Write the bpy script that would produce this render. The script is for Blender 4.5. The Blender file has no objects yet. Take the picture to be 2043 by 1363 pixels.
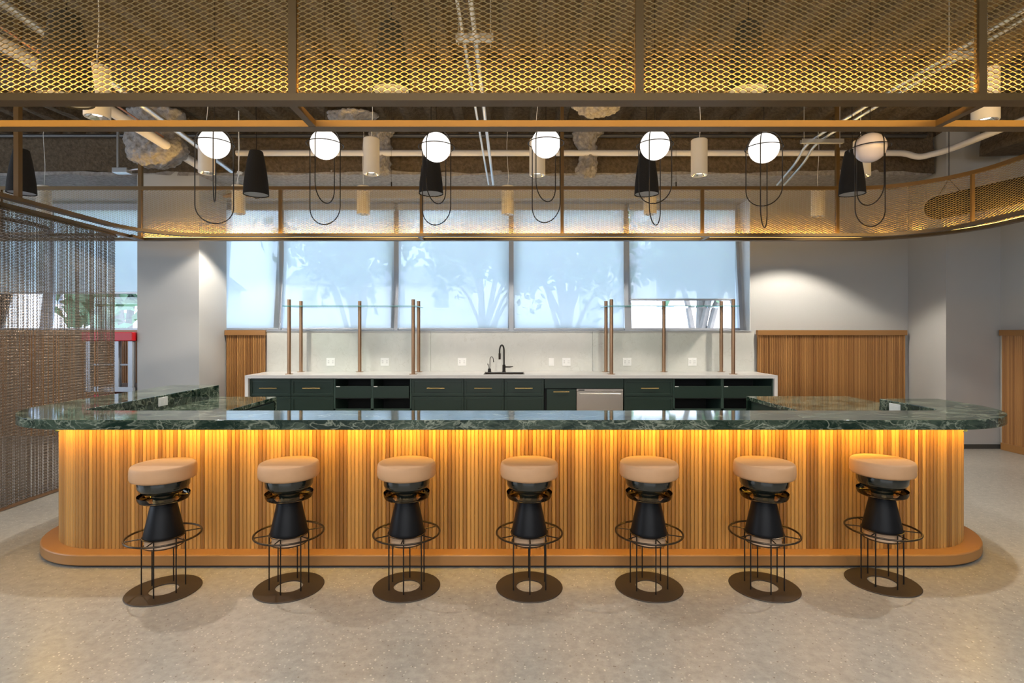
import bpy, math, random
import numpy as np
from mathutils import Vector, Matrix
random.seed(7); RNG = np.random.default_rng(7)
PI = math.pi
S = bpy.context.scene
COL = S.collection
F = 1080.0; CXP = 1020.0; HY = 662.0; EYE = 1.48      # calibration: focal length, vanishing point, eye height

# ------------------------------------------------------------------ camera, world, exposure
cam = bpy.data.cameras.new('camera'); co = bpy.data.objects.new('camera', cam); COL.objects.link(co)
cam.sensor_width = 36; cam.lens = F / 2043 * 36
cam.shift_x = (1021.5 - CXP) / 2043; cam.shift_y = -(681.5 - HY) / 2043
cam.clip_start = 0.05; cam.clip_end = 300
co.location = (0, 0, EYE); co.rotation_euler = (PI / 2, 0, 0)
S.camera = co
S.view_settings.view_transform = 'Standard'; S.view_settings.look = 'None'
S.view_settings.gamma = 1; S.view_settings.use_curve_mapping = False
S.view_settings.exposure = 0.0
S.cycles.use_denoising = True
S.cycles.max_bounces = 8; S.cycles.diffuse_bounces = 4; S.cycles.glossy_bounces = 4
S.cycles.transparent_max_bounces = 24; S.cycles.transmission_bounces = 6
S.cycles.caustics_reflective = False; S.cycles.caustics_refractive = False
S.cycles.sample_clamp_indirect = 6.0

w = bpy.data.worlds.new('sky'); S.world = w; w.use_nodes = True
nt = w.node_tree; nt.nodes.clear()
sky = nt.nodes.new('ShaderNodeTexSky'); sky.sky_type = 'NISHITA'; sky.sun_disc = False
sky.sun_elevation = math.radians(38); sky.sun_rotation = math.radians(150); sky.air_density = 1.0; sky.dust_density = 3.0
bg = nt.nodes.new('ShaderNodeBackground'); bg.inputs[1].default_value = 1.25
mxw = nt.nodes.new('ShaderNodeMix'); mxw.data_type = 'RGBA'; mxw.inputs[0].default_value = 0.45
wo = nt.nodes.new('ShaderNodeOutputWorld')
nt.links.new(sky.outputs[0], mxw.inputs[6]); mxw.inputs[7].default_value = (4.6, 5.6, 7.0, 1)
nt.links.new(mxw.outputs[2], bg.inputs[0]); nt.links.new(bg.outputs[0], wo.inputs[0])

LIGHTS = {'room_w': 310, 'spot_w': 150, 'led_w': 42.0, 'bar_w': 27.0, 'globe': 1.9}

def area(name, loc, rot, sx, sy, power, color, spread=None):
    l = bpy.data.lights.new(name, 'AREA'); l.shape = 'RECTANGLE'; l.size = sx; l.size_y = sy
    l.energy = power; l.color = color
    if spread: l.spread = spread
    o = bpy.data.objects.new(name, l); o.location = loc; o.rotation_euler = rot; COL.objects.link(o)
    return o
# fill lights added behind and left of the camera
area('fill_rear', (-1.0, -5.6, 2.2), (PI / 2, 0, 0), 9.0, 2.4, LIGHTS['room_w'], (0.86, 0.92, 1.0))
area('fill_left', (-8.7, 2.0, 2.2), (PI / 2, 0, -PI / 2), 6.0, 2.2, 260, (0.72, 0.84, 1.0))
area('fill_overhead_rear', (0.2, -1.0, 3.6), (0, 0, 0), 7.0, 3.0, 150, (1.0, 0.96, 0.90))

# ------------------------------------------------------------------ materials
def mat_base(name):
    m = bpy.data.materials.new(name); m.use_nodes = True
    return m, m.node_tree.nodes, m.node_tree.links, m.node_tree.nodes['Principled BSDF']
def rgba(c): return (c[0], c[1], c[2], 1)
def simple(name, c, rough=0.5, metal=0.0, coat=0.0, noise=0.0, nscale=20, bump=0.0, spec=0.5, bscale=None):
    m, n, l, p = mat_base(name)
    p.inputs['Base Color'].default_value = rgba(c); p.inputs['Roughness'].default_value = rough
    p.inputs['Metallic'].default_value = metal; p.inputs['Coat Weight'].default_value = coat
    p.inputs['Specular IOR Level'].default_value = spec
    tc = n.new('ShaderNodeTexCoord')
    nz = n.new('ShaderNodeTexNoise'); nz.inputs['Scale'].default_value = nscale; nz.inputs['Detail'].default_value = 4
    l.new(tc.outputs['Object'], nz.inputs['Vector'])
    a = max(noise, 0.02)
    mx = n.new('ShaderNodeMix'); mx.data_type = 'RGBA'
    mx.inputs[6].default_value = rgba([v * (1 - a) for v in c]); mx.inputs[7].default_value = rgba([min(1, v * (1 + a)) for v in c])
    l.new(nz.outputs[0], mx.inputs[0]); l.new(mx.outputs[2], p.inputs['Base Color'])
    if bump:
        nb = nz
        if bscale:
            nb = n.new('ShaderNodeTexNoise'); nb.inputs['Scale'].default_value = bscale; nb.inputs['Detail'].default_value = 5
            l.new(tc.outputs['Object'], nb.inputs['Vector'])
        b = n.new('ShaderNodeBump'); b.inputs['Strength'].default_value = bump; b.inputs['Distance'].default_value = 0.02
        l.new(nb.outputs[0], b.inputs['Height']); l.new(b.outputs[0], p.inputs['Normal'])
    return m
def wood(name, dark, light, axis='z', attr=None, rough=0.42, tone=0.5):
    m, n, l, p = mat_base(name)
    tc = n.new('ShaderNodeTexCoord'); mp = n.new('ShaderNodeMapping')
    sc = {'x': (1.2, 40, 40), 'y': (40, 1.2, 40), 'z': (60, 60, 1.6)}[axis]
    mp.inputs['Scale'].default_value = sc
    oi = n.new('ShaderNodeObjectInfo')
    if attr:
        at = n.new('ShaderNodeAttribute'); at.attribute_name = attr; rnd = at.outputs['Fac']
    else: rnd = oi.outputs['Random']
    mul = n.new('ShaderNodeVectorMath'); mul.operation = 'SCALE'; mul.inputs[0].default_value = (31.7, 17.3, 9.1); l.new(rnd, mul.inputs[3])
    add = n.new('ShaderNodeVectorMath'); add.operation = 'ADD'
    l.new(tc.outputs['Object'], add.inputs[0]); l.new(mul.outputs[0], add.inputs[1]); l.new(add.outputs[0], mp.inputs[0])
    nz = n.new('ShaderNodeTexNoise'); nz.inputs['Scale'].default_value = 1.0; nz.inputs['Detail'].default_value = 6; nz.inputs['Distortion'].default_value = 0.6
    l.new(mp.outputs[0], nz.inputs['Vector'])
    m1 = n.new('ShaderNodeMath'); m1.operation = 'MULTIPLY_ADD'; l.new(nz.outputs[0], m1.inputs[0]); m1.inputs[1].default_value = 1.2; m1.inputs[2].default_value = -0.35
    m2 = n.new('ShaderNodeMath'); m2.operation = 'MULTIPLY_ADD'; l.new(rnd, m2.inputs[0]); m2.inputs[1].default_value = tone; m2.inputs[2].default_value = 0.25 - tone / 4
    m3 = n.new('ShaderNodeMath'); m3.operation = 'MULTIPLY_ADD'; l.new(m1.outputs[0], m3.inputs[0]); m3.inputs[1].default_value = 0.13; l.new(m2.outputs[0], m3.inputs[2]); m3.use_clamp = True
    mx = n.new('ShaderNodeMix'); mx.data_type = 'RGBA'; mx.inputs[6].default_value = rgba(dark); mx.inputs[7].default_value = rgba(light)
    l.new(m3.outputs[0], mx.inputs[0]); l.new(mx.outputs[2], p.inputs['Base Color'])
    p.inputs['Roughness'].default_value = rough
    b = n.new('ShaderNodeBump'); b.inputs['Strength'].default_value = 0.05; b.inputs['Distance'].default_value = 0.002
    l.new(nz.outputs[0], b.inputs['Height']); l.new(b.outputs[0], p.inputs['Normal'])
    return m
def marble(name, base, mid, vein, rough=0.08, scale=1.0, vw=0.035, stretch=(1, 1, 1)):
    m, n, l, p = mat_base(name)
    tc = n.new('ShaderNodeTexCoord'); mp = n.new('ShaderNodeMapping'); mp.inputs['Scale'].default_value = [s * scale for s in stretch]
    l.new(tc.outputs['Object'], mp.inputs[0])
    nz = n.new('ShaderNodeTexNoise'); nz.inputs['Scale'].default_value = 5; nz.inputs['Detail'].default_value = 6; nz.inputs['Distortion'].default_value = 0.8
    l.new(mp.outputs[0], nz.inputs['Vector'])
    vm = n.new('ShaderNodeVectorMath'); vm.operation = 'MULTIPLY_ADD'; vm.inputs[1].default_value = (0.5, 0.5, 0.5)
    l.new(nz.outputs['Color'], vm.inputs[0]); l.new(mp.outputs[0], vm.inputs[2])
    def vor(s, wd):
        v = n.new('ShaderNodeTexVoronoi'); v.feature = 'DISTANCE_TO_EDGE'; v.inputs['Scale'].default_value = s
        l.new(vm.outputs[0], v.inputs['Vector'])
        r = n.new('ShaderNodeMapRange'); r.inputs[1].default_value = 0; r.inputs[2].default_value = wd; r.inputs[3].default_value = 1; r.inputs[4].default_value = 0
        l.new(v.outputs['Distance'], r.inputs[0]); return r
    v1 = vor(3.2, vw); v2 = vor(9.0, vw * 1.6)
    n2 = n.new('ShaderNodeTexNoise'); n2.inputs['Scale'].default_value = 3.5; n2.inputs['Detail'].default_value = 7; n2.inputs['Roughness'].default_value = 0.65
    l.new(vm.outputs[0], n2.inputs['Vector'])
    r2 = n.new('ShaderNodeMapRange'); r2.inputs[1].default_value = 0.42; r2.inputs[2].default_value = 0.74
    l.new(n2.outputs[0], r2.inputs[0])
    a = n.new('ShaderNodeMix'); a.data_type = 'RGBA'; a.inputs[6].default_value = rgba(base); a.inputs[7].default_value = rgba(mid); l.new(r2.outputs[0], a.inputs[0])
    mm = n.new('ShaderNodeMath'); mm.operation = 'MULTIPLY'; l.new(v1.outputs[0], mm.inputs[0]); l.new(nz.outputs[0], mm.inputs[1])
    m4 = n.new('ShaderNodeMath'); m4.operation = 'MULTIPLY'; l.new(v2.outputs[0], m4.inputs[0]); l.new(r2.outputs[0], m4.inputs[1])
    m5 = n.new('ShaderNodeMath'); m5.operation = 'MULTIPLY_ADD'; l.new(m4.outputs[0], m5.inputs[0]); m5.inputs[1].default_value = 0.6; l.new(mm.outputs[0], m5.inputs[2]); m5.use_clamp = True
    b = n.new('ShaderNodeMix'); b.data_type = 'RGBA'; l.new(m5.outputs[0], b.inputs[0]); l.new(a.outputs[2], b.inputs[6]); b.inputs[7].default_value = rgba(vein)
    l.new(b.outputs[2], p.inputs['Base Color']); p.inputs['Roughness'].default_value = rough
    return m
def emission(name, c, s):
    m = bpy.data.materials.new(name); m.use_nodes = True; n = m.node_tree.nodes; n.clear()
    e = n.new('ShaderNodeEmission'); e.inputs[0].default_value = rgba(c); e.inputs[1].default_value = s
    o = n.new('ShaderNodeOutputMaterial'); m.node_tree.links.new(e.outputs[0], o.inputs[0]); return m
def thin_glass(name, tint=(1, 1, 1), refl=0.08, rough=0.02):
    m = bpy.data.materials.new(name); m.use_nodes = True; n = m.node_tree.nodes; l = m.node_tree.links; n.clear()
    t = n.new('ShaderNodeBsdfTransparent'); t.inputs[0].default_value = rgba(tint)
    g = n.new('ShaderNodeBsdfGlossy'); g.inputs['Roughness'].default_value = rough
    f = n.new('ShaderNodeFresnel'); f.inputs[0].default_value = 1.45
    mx = n.new('ShaderNodeMixShader'); o = n.new('ShaderNodeOutputMaterial')
    l.new(f.outputs[0], mx.inputs[0]); l.new(t.outputs[0], mx.inputs[1]); l.new(g.outputs[0], mx.inputs[2]); l.new(mx.outputs[0], o.inputs[0])
    return m

M = {}
M['wood_slat'] = wood('honey_oak_slat', (0.20, 0.082, 0.014), (0.54, 0.295, 0.080), 'z', None, 0.42, 0.85)
M['wood_panel'] = wood('oak_fluted_panel', (0.20, 0.08, 0.022), (0.52, 0.265, 0.085), 'z', 'tone', 0.45, 0.6)
M['wood_x'] = wood('oak_rail', (0.25, 0.115, 0.034), (0.43, 0.225, 0.078), 'x', None, 0.4, 0.15)
M['wood_y'] = wood('oak_rail_deep', (0.25, 0.115, 0.034), (0.43, 0.225, 0.078), 'y', None, 0.4, 0.15)
M['marble'] = marble('green_marble', (0.009, 0.024, 0.016), (0.10, 0.14, 0.10), (0.44, 0.49, 0.38), 0.06, 1.3, 0.045, (0.8, 1.5, 1.5))
M['marble'].node_tree.nodes['Principled BSDF'].inputs['Specular IOR Level'].default_value = 0.38
M['quartz'] = simple('white_quartz', (0.72, 0.70, 0.68), 0.25, noise=0.04, nscale=6)
M['splash'] = marble('pale_stone_backsplash', (0.60, 0.60, 0.56), (0.66, 0.66, 0.62), (0.50, 0.49, 0.44), 0.25, 0.7, 0.012)
M['green'] = simple('green_cabinet_paint', (0.012, 0.030, 0.021), 0.42, noise=0.12, nscale=60)
M['green_edge'] = simple('green_cabinet_moulding', (0.035, 0.065, 0.052), 0.35)
M['cab_dark'] = simple('cabinet_inside', (0.006, 0.007, 0.007), 0.7)
M['brass'] = simple('brushed_brass', (0.78, 0.56, 0.24), 0.3, 1.0)
M['steel'] = simple('stainless_steel', (0.62, 0.59, 0.54), 0.32, 1.0, noise=0.05, nscale=3)
M['bronze_post'] = simple('bronze_tube', (0.36, 0.22, 0.13), 0.35, 0.85, noise=0.05)
M['bronze'] = simple('bronze_frame', (0.135, 0.080, 0.026), 0.42, 0.3, noise=0.08, nscale=8)
M['mesh'] = simple('bronze_expanded_metal', (0.30, 0.215, 0.09), 0.40, 0.5, noise=0.05)
M['black_metal'] = simple('black_metal', (0.018, 0.015, 0.013), 0.38, 0.6)
M['dark_bronze'] = simple('dark_bronze_metal', (0.045, 0.033, 0.024), 0.35, 0.8)
M['disc_metal'] = simple('brown_floor_disc', (0.050, 0.036, 0.026), 0.55, 0.4, noise=0.15, nscale=40)
M['wall'] = simple('painted_wall', (0.47, 0.465, 0.45), 0.85, noise=0.03, nscale=3, bump=0.03, bscale=90)
M['wall_blue'] = simple('painted_reveal', (0.72, 0.73, 0.73), 0.8, noise=0.02)
M['spray'] = simple('sprayed_fireproofing', (0.115, 0.088, 0.060), 0.95, noise=0.75, nscale=24, bump=1.0, bscale=34, spec=0.1)
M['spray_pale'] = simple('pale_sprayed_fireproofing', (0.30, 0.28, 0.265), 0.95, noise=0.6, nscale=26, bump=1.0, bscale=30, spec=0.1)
M['white_pipe'] = simple('white_pipe', (0.72, 0.69, 0.67), 0.4)
M['grey_pipe'] = simple('dark_steel_pipe', (0.10, 0.095, 0.09), 0.4, 0.5)
M['galv'] = simple('galvanised_conduit', (0.62, 0.64, 0.66), 0.3, 0.8)
M['copper'] = simple('copper_pipe', (0.75, 0.36, 0.2), 0.35, 0.9)
M['lamp_white'] = simple('white_lamp_housing', (0.70, 0.66, 0.60), 0.5)
M['reflector'] = simple('lamp_reflector', (0.8, 0.8, 0.8), 0.2, 0.9)
M['felt'] = simple('black_felt', (0.009, 0.009, 0.010), 0.95, noise=0.3, nscale=120, bump=0.3, bscale=150)
M['felt_in'] = simple('pale_lamp_diffuser', (0.38, 0.39, 0.42), 0.7)
M['tan'] = simple('tan_leather', (0.52, 0.30, 0.155), 0.62, noise=0.05, nscale=30, bump=0.05, bscale=300)
M['black_gloss'] = simple('black_gloss_ceramic', (0.010, 0.014, 0.012), 0.10, 0.0, coat=0.6)
M['black_cone'] = simple('black_cone', (0.005, 0.005, 0.006), 0.45, spec=0.2, noise=0.3, nscale=60)
M['pale_drum'] = simple('pale_wood_drum', (0.50, 0.34, 0.22), 0.5, noise=0.1)
M['plate'] = simple('white_plastic', (0.85, 0.85, 0.83), 0.35)
M['slot'] = simple('dark_slot', (0.05, 0.05, 0.05), 0.6)
M['alu'] = simple('grey_aluminium', (0.42, 0.45, 0.50), 0.4, 0.3)
M['baseb'] = simple('dark_baseboard', (0.05, 0.05, 0.045), 0.6)
M['red'] = simple('red_paint', (0.55, 0.012, 0.02), 0.4)
M['chain'] = simple('bronze_chain', (0.26, 0.19, 0.13), 0.4, 0.5)
M['rubber'] = simple('black_rubber', (0.02, 0.02, 0.02), 0.8)
M['globe'] = emission('lit_opal_globe', (1.0, 0.95, 0.88), LIGHTS['globe'])
M['globe_off'] = simple('opal_globe', (0.62, 0.59, 0.68), 0.25)
M['led'] = emission('warm_led_strip', (1.0, 0.62, 0.16), 6.0)
M['spot_on'] = emission('spot_lens', (1.0, 0.95, 0.88), 2.5)
M['window_glass'] = thin_glass('window_glass', (0.93, 0.97, 1.0))
M['shelf_glass'] = thin_glass('shelf_glass', (0.90, 0.97, 0.95))
M['glass_edge'] = simple('green_glass_edge', (0.04, 0.33, 0.30), 0.15)
M['smoke'] = thin_glass('smoked_glass', (0.90, 0.80, 0.62))
M['bark'] = simple('tree_bark', (0.35, 0.30, 0.27), 0.9, noise=0.2, nscale=10)
M['leaf'] = simple('tree_leaf', (0.22, 0.36, 0.20), 0.7, noise=0.3, nscale=3)
M['stucco'] = simple('white_stucco', (0.85, 0.86, 0.88), 0.9)
M['roofm'] = simple('grey_roof', (0.35, 0.37, 0.42), 0.8)
M['far_glass'] = simple('far_window_glass', (0.25, 0.32, 0.42), 0.2)
M['lawn'] = simple('ground_outside', (0.55, 0.56, 0.55), 0.9, noise=0.1, nscale=1)

# roller blind cloth: lets light through, with an open weave
m = bpy.data.materials.new('blind_cloth'); m.use_nodes = True; n = m.node_tree.nodes; l = m.node_tree.links; n.clear()
tr = n.new('ShaderNodeBsdfTranslucent'); tr.inputs[0].default_value = (0.86, 0.93, 0.98, 1)
df = n.new('ShaderNodeBsdfDiffuse'); df.inputs[0].default_value = (0.80, 0.84, 0.86, 1)
tp = n.new('ShaderNodeBsdfTransparent')
a = n.new('ShaderNodeMixShader'); a.inputs[0].default_value = 0.12; l.new(tr.outputs[0], a.inputs[1]); l.new(df.outputs[0], a.inputs[2])
b = n.new('ShaderNodeMixShader'); b.inputs[0].default_value = 0.07; l.new(a.outputs[0], b.inputs[1]); l.new(tp.outputs[0], b.inputs[2])
o = n.new('ShaderNodeOutputMaterial'); l.new(b.outputs[0], o.inputs[0]); M['blind'] = m

# polished concrete floor with small stones
m, n, l, p = mat_base('polished_concrete')
tc = n.new('ShaderNodeTexCoord')
n1 = n.new('ShaderNodeTexNoise'); n1.inputs['Scale'].default_value = 0.9; n1.inputs['Detail'].default_value = 5
n2 = n.new('ShaderNodeTexNoise'); n2.inputs['Scale'].default_value = 22; n2.inputs['Detail'].default_value = 7; n2.inputs['Roughness'].default_value = 0.7
for q in (n1, n2): l.new(tc.outputs['Object'], q.inputs['Vector'])
mx = n.new('ShaderNodeMix'); mx.data_type = 'RGBA'; mx.inputs[6].default_value = (0.20, 0.19, 0.17, 1); mx.inputs[7].default_value = (0.42, 0.40, 0.36, 1)
ad = n.new('ShaderNodeMath'); ad.operation = 'MULTIPLY_ADD'; l.new(n2.outputs[0], ad.inputs[0]); ad.inputs[1].default_value = 1.5
l.new(n1.outputs[0], ad.inputs[2])
sb = n.new('ShaderNodeMath'); sb.operation = 'SUBTRACT'; sb.inputs[1].default_value = 0.75; sb.use_clamp = True; l.new(ad.outputs[0], sb.inputs[0]); l.new(sb.outputs[0], mx.inputs[0])
prev = mx.outputs[2]
for sc, th, c in ((48, 0.20, (0.54, 0.51, 0.45)), (30, 0.12, (0.14, 0.11, 0.08)), (80, 0.18, (0.25, 0.21, 0.17))):
    v = n.new('ShaderNodeTexVoronoi'); v.inputs['Scale'].default_value = sc; v.inputs['Randomness'].default_value = 1; l.new(tc.outputs['Object'], v.inputs['Vector'])
    gt = n.new('ShaderNodeMath'); gt.operation = 'LESS_THAN'; gt.inputs[1].default_value = th; l.new(v.outputs['Distance'], gt.inputs[0])
    sp = n.new('ShaderNodeSeparateColor'); l.new(v.outputs['Color'], sp.inputs[0])
    g2 = n.new('ShaderNodeMath'); g2.operation = 'GREATER_THAN'; g2.inputs[1].default_value = 0.55; l.new(sp.outputs[0], g2.inputs[0])
    mu = n.new('ShaderNodeMath'); mu.operation = 'MULTIPLY'; l.new(gt.outputs[0], mu.inputs[0]); l.new(g2.outputs[0], mu.inputs[1])
    m6 = n.new('ShaderNodeMath'); m6.operation = 'MULTIPLY'; m6.inputs[1].default_value = 0.9; l.new(mu.outputs[0], m6.inputs[0])
    mm = n.new('ShaderNodeMix'); mm.data_type = 'RGBA'; l.new(m6.outputs[0], mm.inputs[0]); l.new(prev, mm.inputs[6]); mm.inputs[7].default_value = rgba(c); prev = mm.outputs[2]
l.new(prev, p.inputs['Base Color'])
rr = n.new('ShaderNodeMapRange'); rr.inputs[3].default_value = 0.26; rr.inputs[4].default_value = 0.46; l.new(n1.outputs[0], rr.inputs[0]); l.new(rr.outputs[0], p.inputs['Roughness'])
bp = n.new('ShaderNodeBump'); bp.inputs['Strength'].default_value = 0.06; bp.inputs['Distance'].default_value = 0.003; l.new(n2.outputs[0], bp.inputs['Height']); l.new(bp.outputs[0], p.inputs['Normal'])
M['floor'] = m

# ------------------------------------------------------------------ geometry helpers
class G:
    def __init__(s): s.v = []; s.f = []; s.tone = []
    def add(s, vs, fs, tone=None):
        k = len(s.v); s.v += [tuple(x) for x in vs]; s.f += [tuple(i + k for i in q) for q in fs]
        if tone is not None: s.tone += [tone] * len(vs)
        return s
    def box(s, x0, x1, y0, y1, z0, z1, tone=None):
        vs = [(x0, y0, z0), (x1, y0, z0), (x1, y1, z0), (x0, y1, z0), (x0, y0, z1), (x1, y0, z1), (x1, y1, z1), (x0, y1, z1)]
        return s.add(vs, [(3, 2, 1, 0), (4, 5, 6, 7), (0, 1, 5, 4), (1, 2, 6, 5), (2, 3, 7, 6), (3, 0, 4, 7)], tone)
    def prism(s, poly, z0, z1):
        n = len(poly); vs = [(x, y, z0) for x, y in poly] + [(x, y, z1) for x, y in poly]
        return s.add(vs, [tuple(range(n - 1, -1, -1)), tuple(range(n, 2 * n))] + [(i, (i + 1) % n, n + (i + 1) % n, n + i) for i in range(n)])
    def lathe(s, prof, c=(0, 0, 0), seg=32, closed=False):
        vs = []; fs = []; m = len(prof)
        for k in range(seg):
            a = 2 * PI * k / seg; ca, sa = math.cos(a), math.sin(a)
            vs += [(c[0] + r * ca, c[1] + r * sa, c[2] + z) for r, z in prof]
        for k in range(seg):
            k2 = (k + 1) % seg
            for j in range(m - 1 if not closed else m):
                j2 = (j + 1) % m
                fs.append((k * m + j, k2 * m + j, k2 * m + j2, k * m + j2))
        return s.add(vs, fs)
    def tube(s, pts, r, seg=8, closed=False):
        P = [Vector(p) for p in pts]; n = len(P); vs = []; fs = []; up = None
        for i in range(n):
            if closed: t = (P[(i + 1) % n] - P[i - 1]).normalized()
            else: t = (P[min(i + 1, n - 1)] - P[max(i - 1, 0)]).normalized()
            if up is None:
                up = Vector((0, 0, 1)) if abs(t.z) < 0.9 else Vector((1, 0, 0))
            u = (up - t * up.dot(t)).normalized(); up = u; w_ = t.cross(u)
            rr = r[i] if isinstance(r, (list, tuple)) else r
            for k in range(seg):
                a = 2 * PI * k / seg; q = P[i] + (u * math.cos(a) + w_ * math.sin(a)) * rr; vs.append(q[:])
        for i in range(n if closed else n - 1):
            i2 = (i + 1) % n
            for k in range(seg): fs.append((i * seg + k, i * seg + (k + 1) % seg, i2 * seg + (k + 1) % seg, i2 * seg + k))
        if not closed: fs += [tuple(range(seg - 1, -1, -1)), tuple(range((n - 1) * seg, n * seg))]
        return s.add(vs, fs)
    def rail(s, pts, x, z0, z1, closed=False):
        """rectangular section swept along plan points; x = (left, right) offsets"""
        n = len(pts); vs = []; fs = []
        for i in range(n):
            a = pts[i - 1] if (closed or i > 0) else pts[i]; b = pts[(i + 1) % n] if (closed or i < n - 1) else pts[i]
            t = Vector((b[0] - a[0], b[1] - a[1])).normalized(); nx, ny = -t.y, t.x
            for o_, z in ((x[0], z0), (x[1], z0), (x[1], z1), (x[0], z1)): vs.append((pts[i][0] + nx * o_, pts[i][1] + ny * o_, z))
        for i in range(n if closed else n - 1):
            j = (i + 1) % n
            for k in range(4): fs.append((i * 4 + k, j * 4 + k, j * 4 + (k + 1) % 4, i * 4 + (k + 1) % 4))
        if not closed: fs += [(0, 1, 2, 3), tuple((n - 1) * 4 + k for k in (3, 2, 1, 0))]
        return s.add(vs, fs)

def mk(name, g, mat, parent=None, loc=(0, 0, 0), rz=0, bevel=0, smooth=35, label=None, kind=None, cat=None, group=None):
    me = bpy.data.meshes.new(name); me.from_pydata(g.v, [], g.f); me.update()
    import bmesh
    bm = bmesh.new(); bm.from_mesh(me); bmesh.ops.recalc_face_normals(bm, faces=bm.faces); bm.to_mesh(me); bm.free()
    if g.tone:
        at = me.attributes.new('tone', 'FLOAT', 'POINT'); at.data.foreach_set('value', g.tone)
    me.materials.append(mat)
    if smooth:
        me.polygons.foreach_set('use_smooth', [True] * len(me.polygons)); me.set_sharp_from_angle(angle=math.radians(smooth))
    o = bpy.data.objects.new(name, me); COL.objects.link(o); o.location = loc; o.rotation_euler = (0, 0, rz)
    if parent: o.parent = parent
    if bevel:
        b = o.modifiers.new('bevel', 'BEVEL'); b.width = bevel; b.segments = 2; b.limit_method = 'ANGLE'; b.angle_limit = math.radians(40)
    tag(o, label, cat, group, kind); return o
def tag(o, label=None, cat=None, group=None, kind=None):
    if label: o['label'] = label
    if cat: o['category'] = cat
    if group: o['group'] = group
    if kind: o['kind'] = kind
    return o
def empty(name, loc, label, cat, group=None, rz=0):
    o = bpy.data.objects.new(name, None); COL.objects.link(o); o.location = loc; o.rotation_euler = (0, 0, rz); o.empty_display_size = 0.1
    return tag(o, label, cat, group)
def dup(root, loc, rz=0, label=None, group=None):
    r = root.copy(); COL.objects.link(r); r.location = loc; r.rotation_euler = (0, 0, rz)
    if label: r['label'] = label
    if group: r['group'] = group
    for ch in list(root.children):
        c = ch.copy(); COL.objects.link(c); c.parent = r
        for g_ in list(ch.children):
            d = g_.copy(); COL.objects.link(d); d.parent = c
    return r
def arc(cx, cy, r, a0, a1, n):
    return [(cx + r * math.cos(math.radians(a0 + (a1 - a0) * i / n)), cy + r * math.sin(math.radians(a0 + (a1 - a0) * i / n))) for i in range(n + 1)]
def vnoise(x, y, seed=0):
    xi = np.floor(x).astype(np.int64); yi = np.floor(y).astype(np.int64); xf = x - xi; yf = y - yi
    def h(a, b):
        k = (a * 374761393 + b * 668265263 + seed * 974711) & 0xffffffff
        k = ((k ^ (k >> 13)) * 1274126177) & 0xffffffff
        return ((k ^ (k >> 16)) & 0xffff) / 65535.0
    u = xf * xf * (3 - 2 * xf); v = yf * yf * (3 - 2 * yf)
    return (h(xi, yi) * (1 - u) + h(xi + 1, yi) * u) * (1 - v) + (h(xi, yi + 1) * (1 - u) + h(xi + 1, yi + 1) * u) * v
def rough_box(g, x0, x1, y0, y1, z0, z1, step=0.12, amp=0.03, seed=0):
    faces = []
    def sheet(o_, du, dv, nrm, lu, lv):
        nu = max(1, int(lu / step)); nv = max(1, int(lv / step)); vs = []
        for i in range(nu + 1):
            for j in range(nv + 1):
                p_ = np.array(o_) + np.array(du) * lu * i / nu + np.array(dv) * lv * j / nv
                vs.append(p_)
        vs = np.array(vs)
        q = vs * 4.1
        d = np.stack([vnoise(q[:, 1] + q[:, 2] * 1.3, q[:, 2] + q[:, 0] * .7 + 3 * k, seed + k) + vnoise(q[:, 0] * 2.3 + q[:, 1], q[:, 2] * 2.3 + k, seed + 7 + k) * .5 - .75 for k in range(3)], 1)
        vs = vs + d * amp
        fs = [(i * (nv + 1) + j, (i + 1) * (nv + 1) + j, (i + 1) * (nv + 1) + j + 1, i * (nv + 1) + j + 1) for i in range(nu) for j in range(nv)]
        g.add([tuple(a_) for a_ in vs], fs)
    X, Y, Z = x1 - x0, y1 - y0, z1 - z0
    sheet((x0, y0, z0), (1, 0, 0), (0, 0, 1), None, X, Z); sheet((x0, y1, z0), (1, 0, 0), (0, 0, 1), None, X, Z)
    sheet((x0, y0, z0), (0, 1, 0), (0, 0, 1), None, Y, Z); sheet((x1, y0, z0), (0, 1, 0), (0, 0, 1), None, Y, Z)
    sheet((x0, y0, z0), (1, 0, 0), (0, 1, 0), None, X, Y); sheet((x0, y0, z1), (1, 0, 0), (0, 1, 0), None, X, Y)
    return g
def st(name, g, mat, **k): return mk(name, g, mat, kind='structure', **k)

# ------------------------------------------------------------------ room shell
CEIL = 4.10; XL, XR, YB, YF = -9.0, 6.2, 7.75, -6.0
st('floor', G().box(XL - .2, XR + .3, YF - .2, YB + .3, -0.1, 0), M['floor'], smooth=0)
# ceiling: sprayed ribbed deck
nx, ny = 430, 110
xs = np.linspace(XL, XR, nx); ys = np.linspace(YF, YB + .2, ny); XX, YY = np.meshgrid(xs, ys, indexing='ij')
ph = (XX / 0.31) % 1.0
rib = np.clip((np.abs(ph - .5) - .22) / .08, 0, 1) * 0.075
ZZ = CEIL + .02 - rib + (vnoise(XX * 5, YY * 5, 1) - .5) * .03 + (vnoise(XX * 17, YY * 17, 2) - .5) * .018
g = G(); g.v = list(map(tuple, np.stack([XX, YY, ZZ], -1).reshape(-1, 3)))
g.f = [(i * ny + j, (i + 1) * ny + j, (i + 1) * ny + j + 1, i * ny + j + 1) for i in range(nx - 1) for j in range(ny - 1)]
cl = st('ceiling', g, M['spray'], smooth=60)
mk('ceiling_slab', G().box(XL - .3, XR + .3, YF - .3, YB + .5, CEIL + .12, CEIL + .4), M['spray'], smooth=0, parent=cl)

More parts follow.
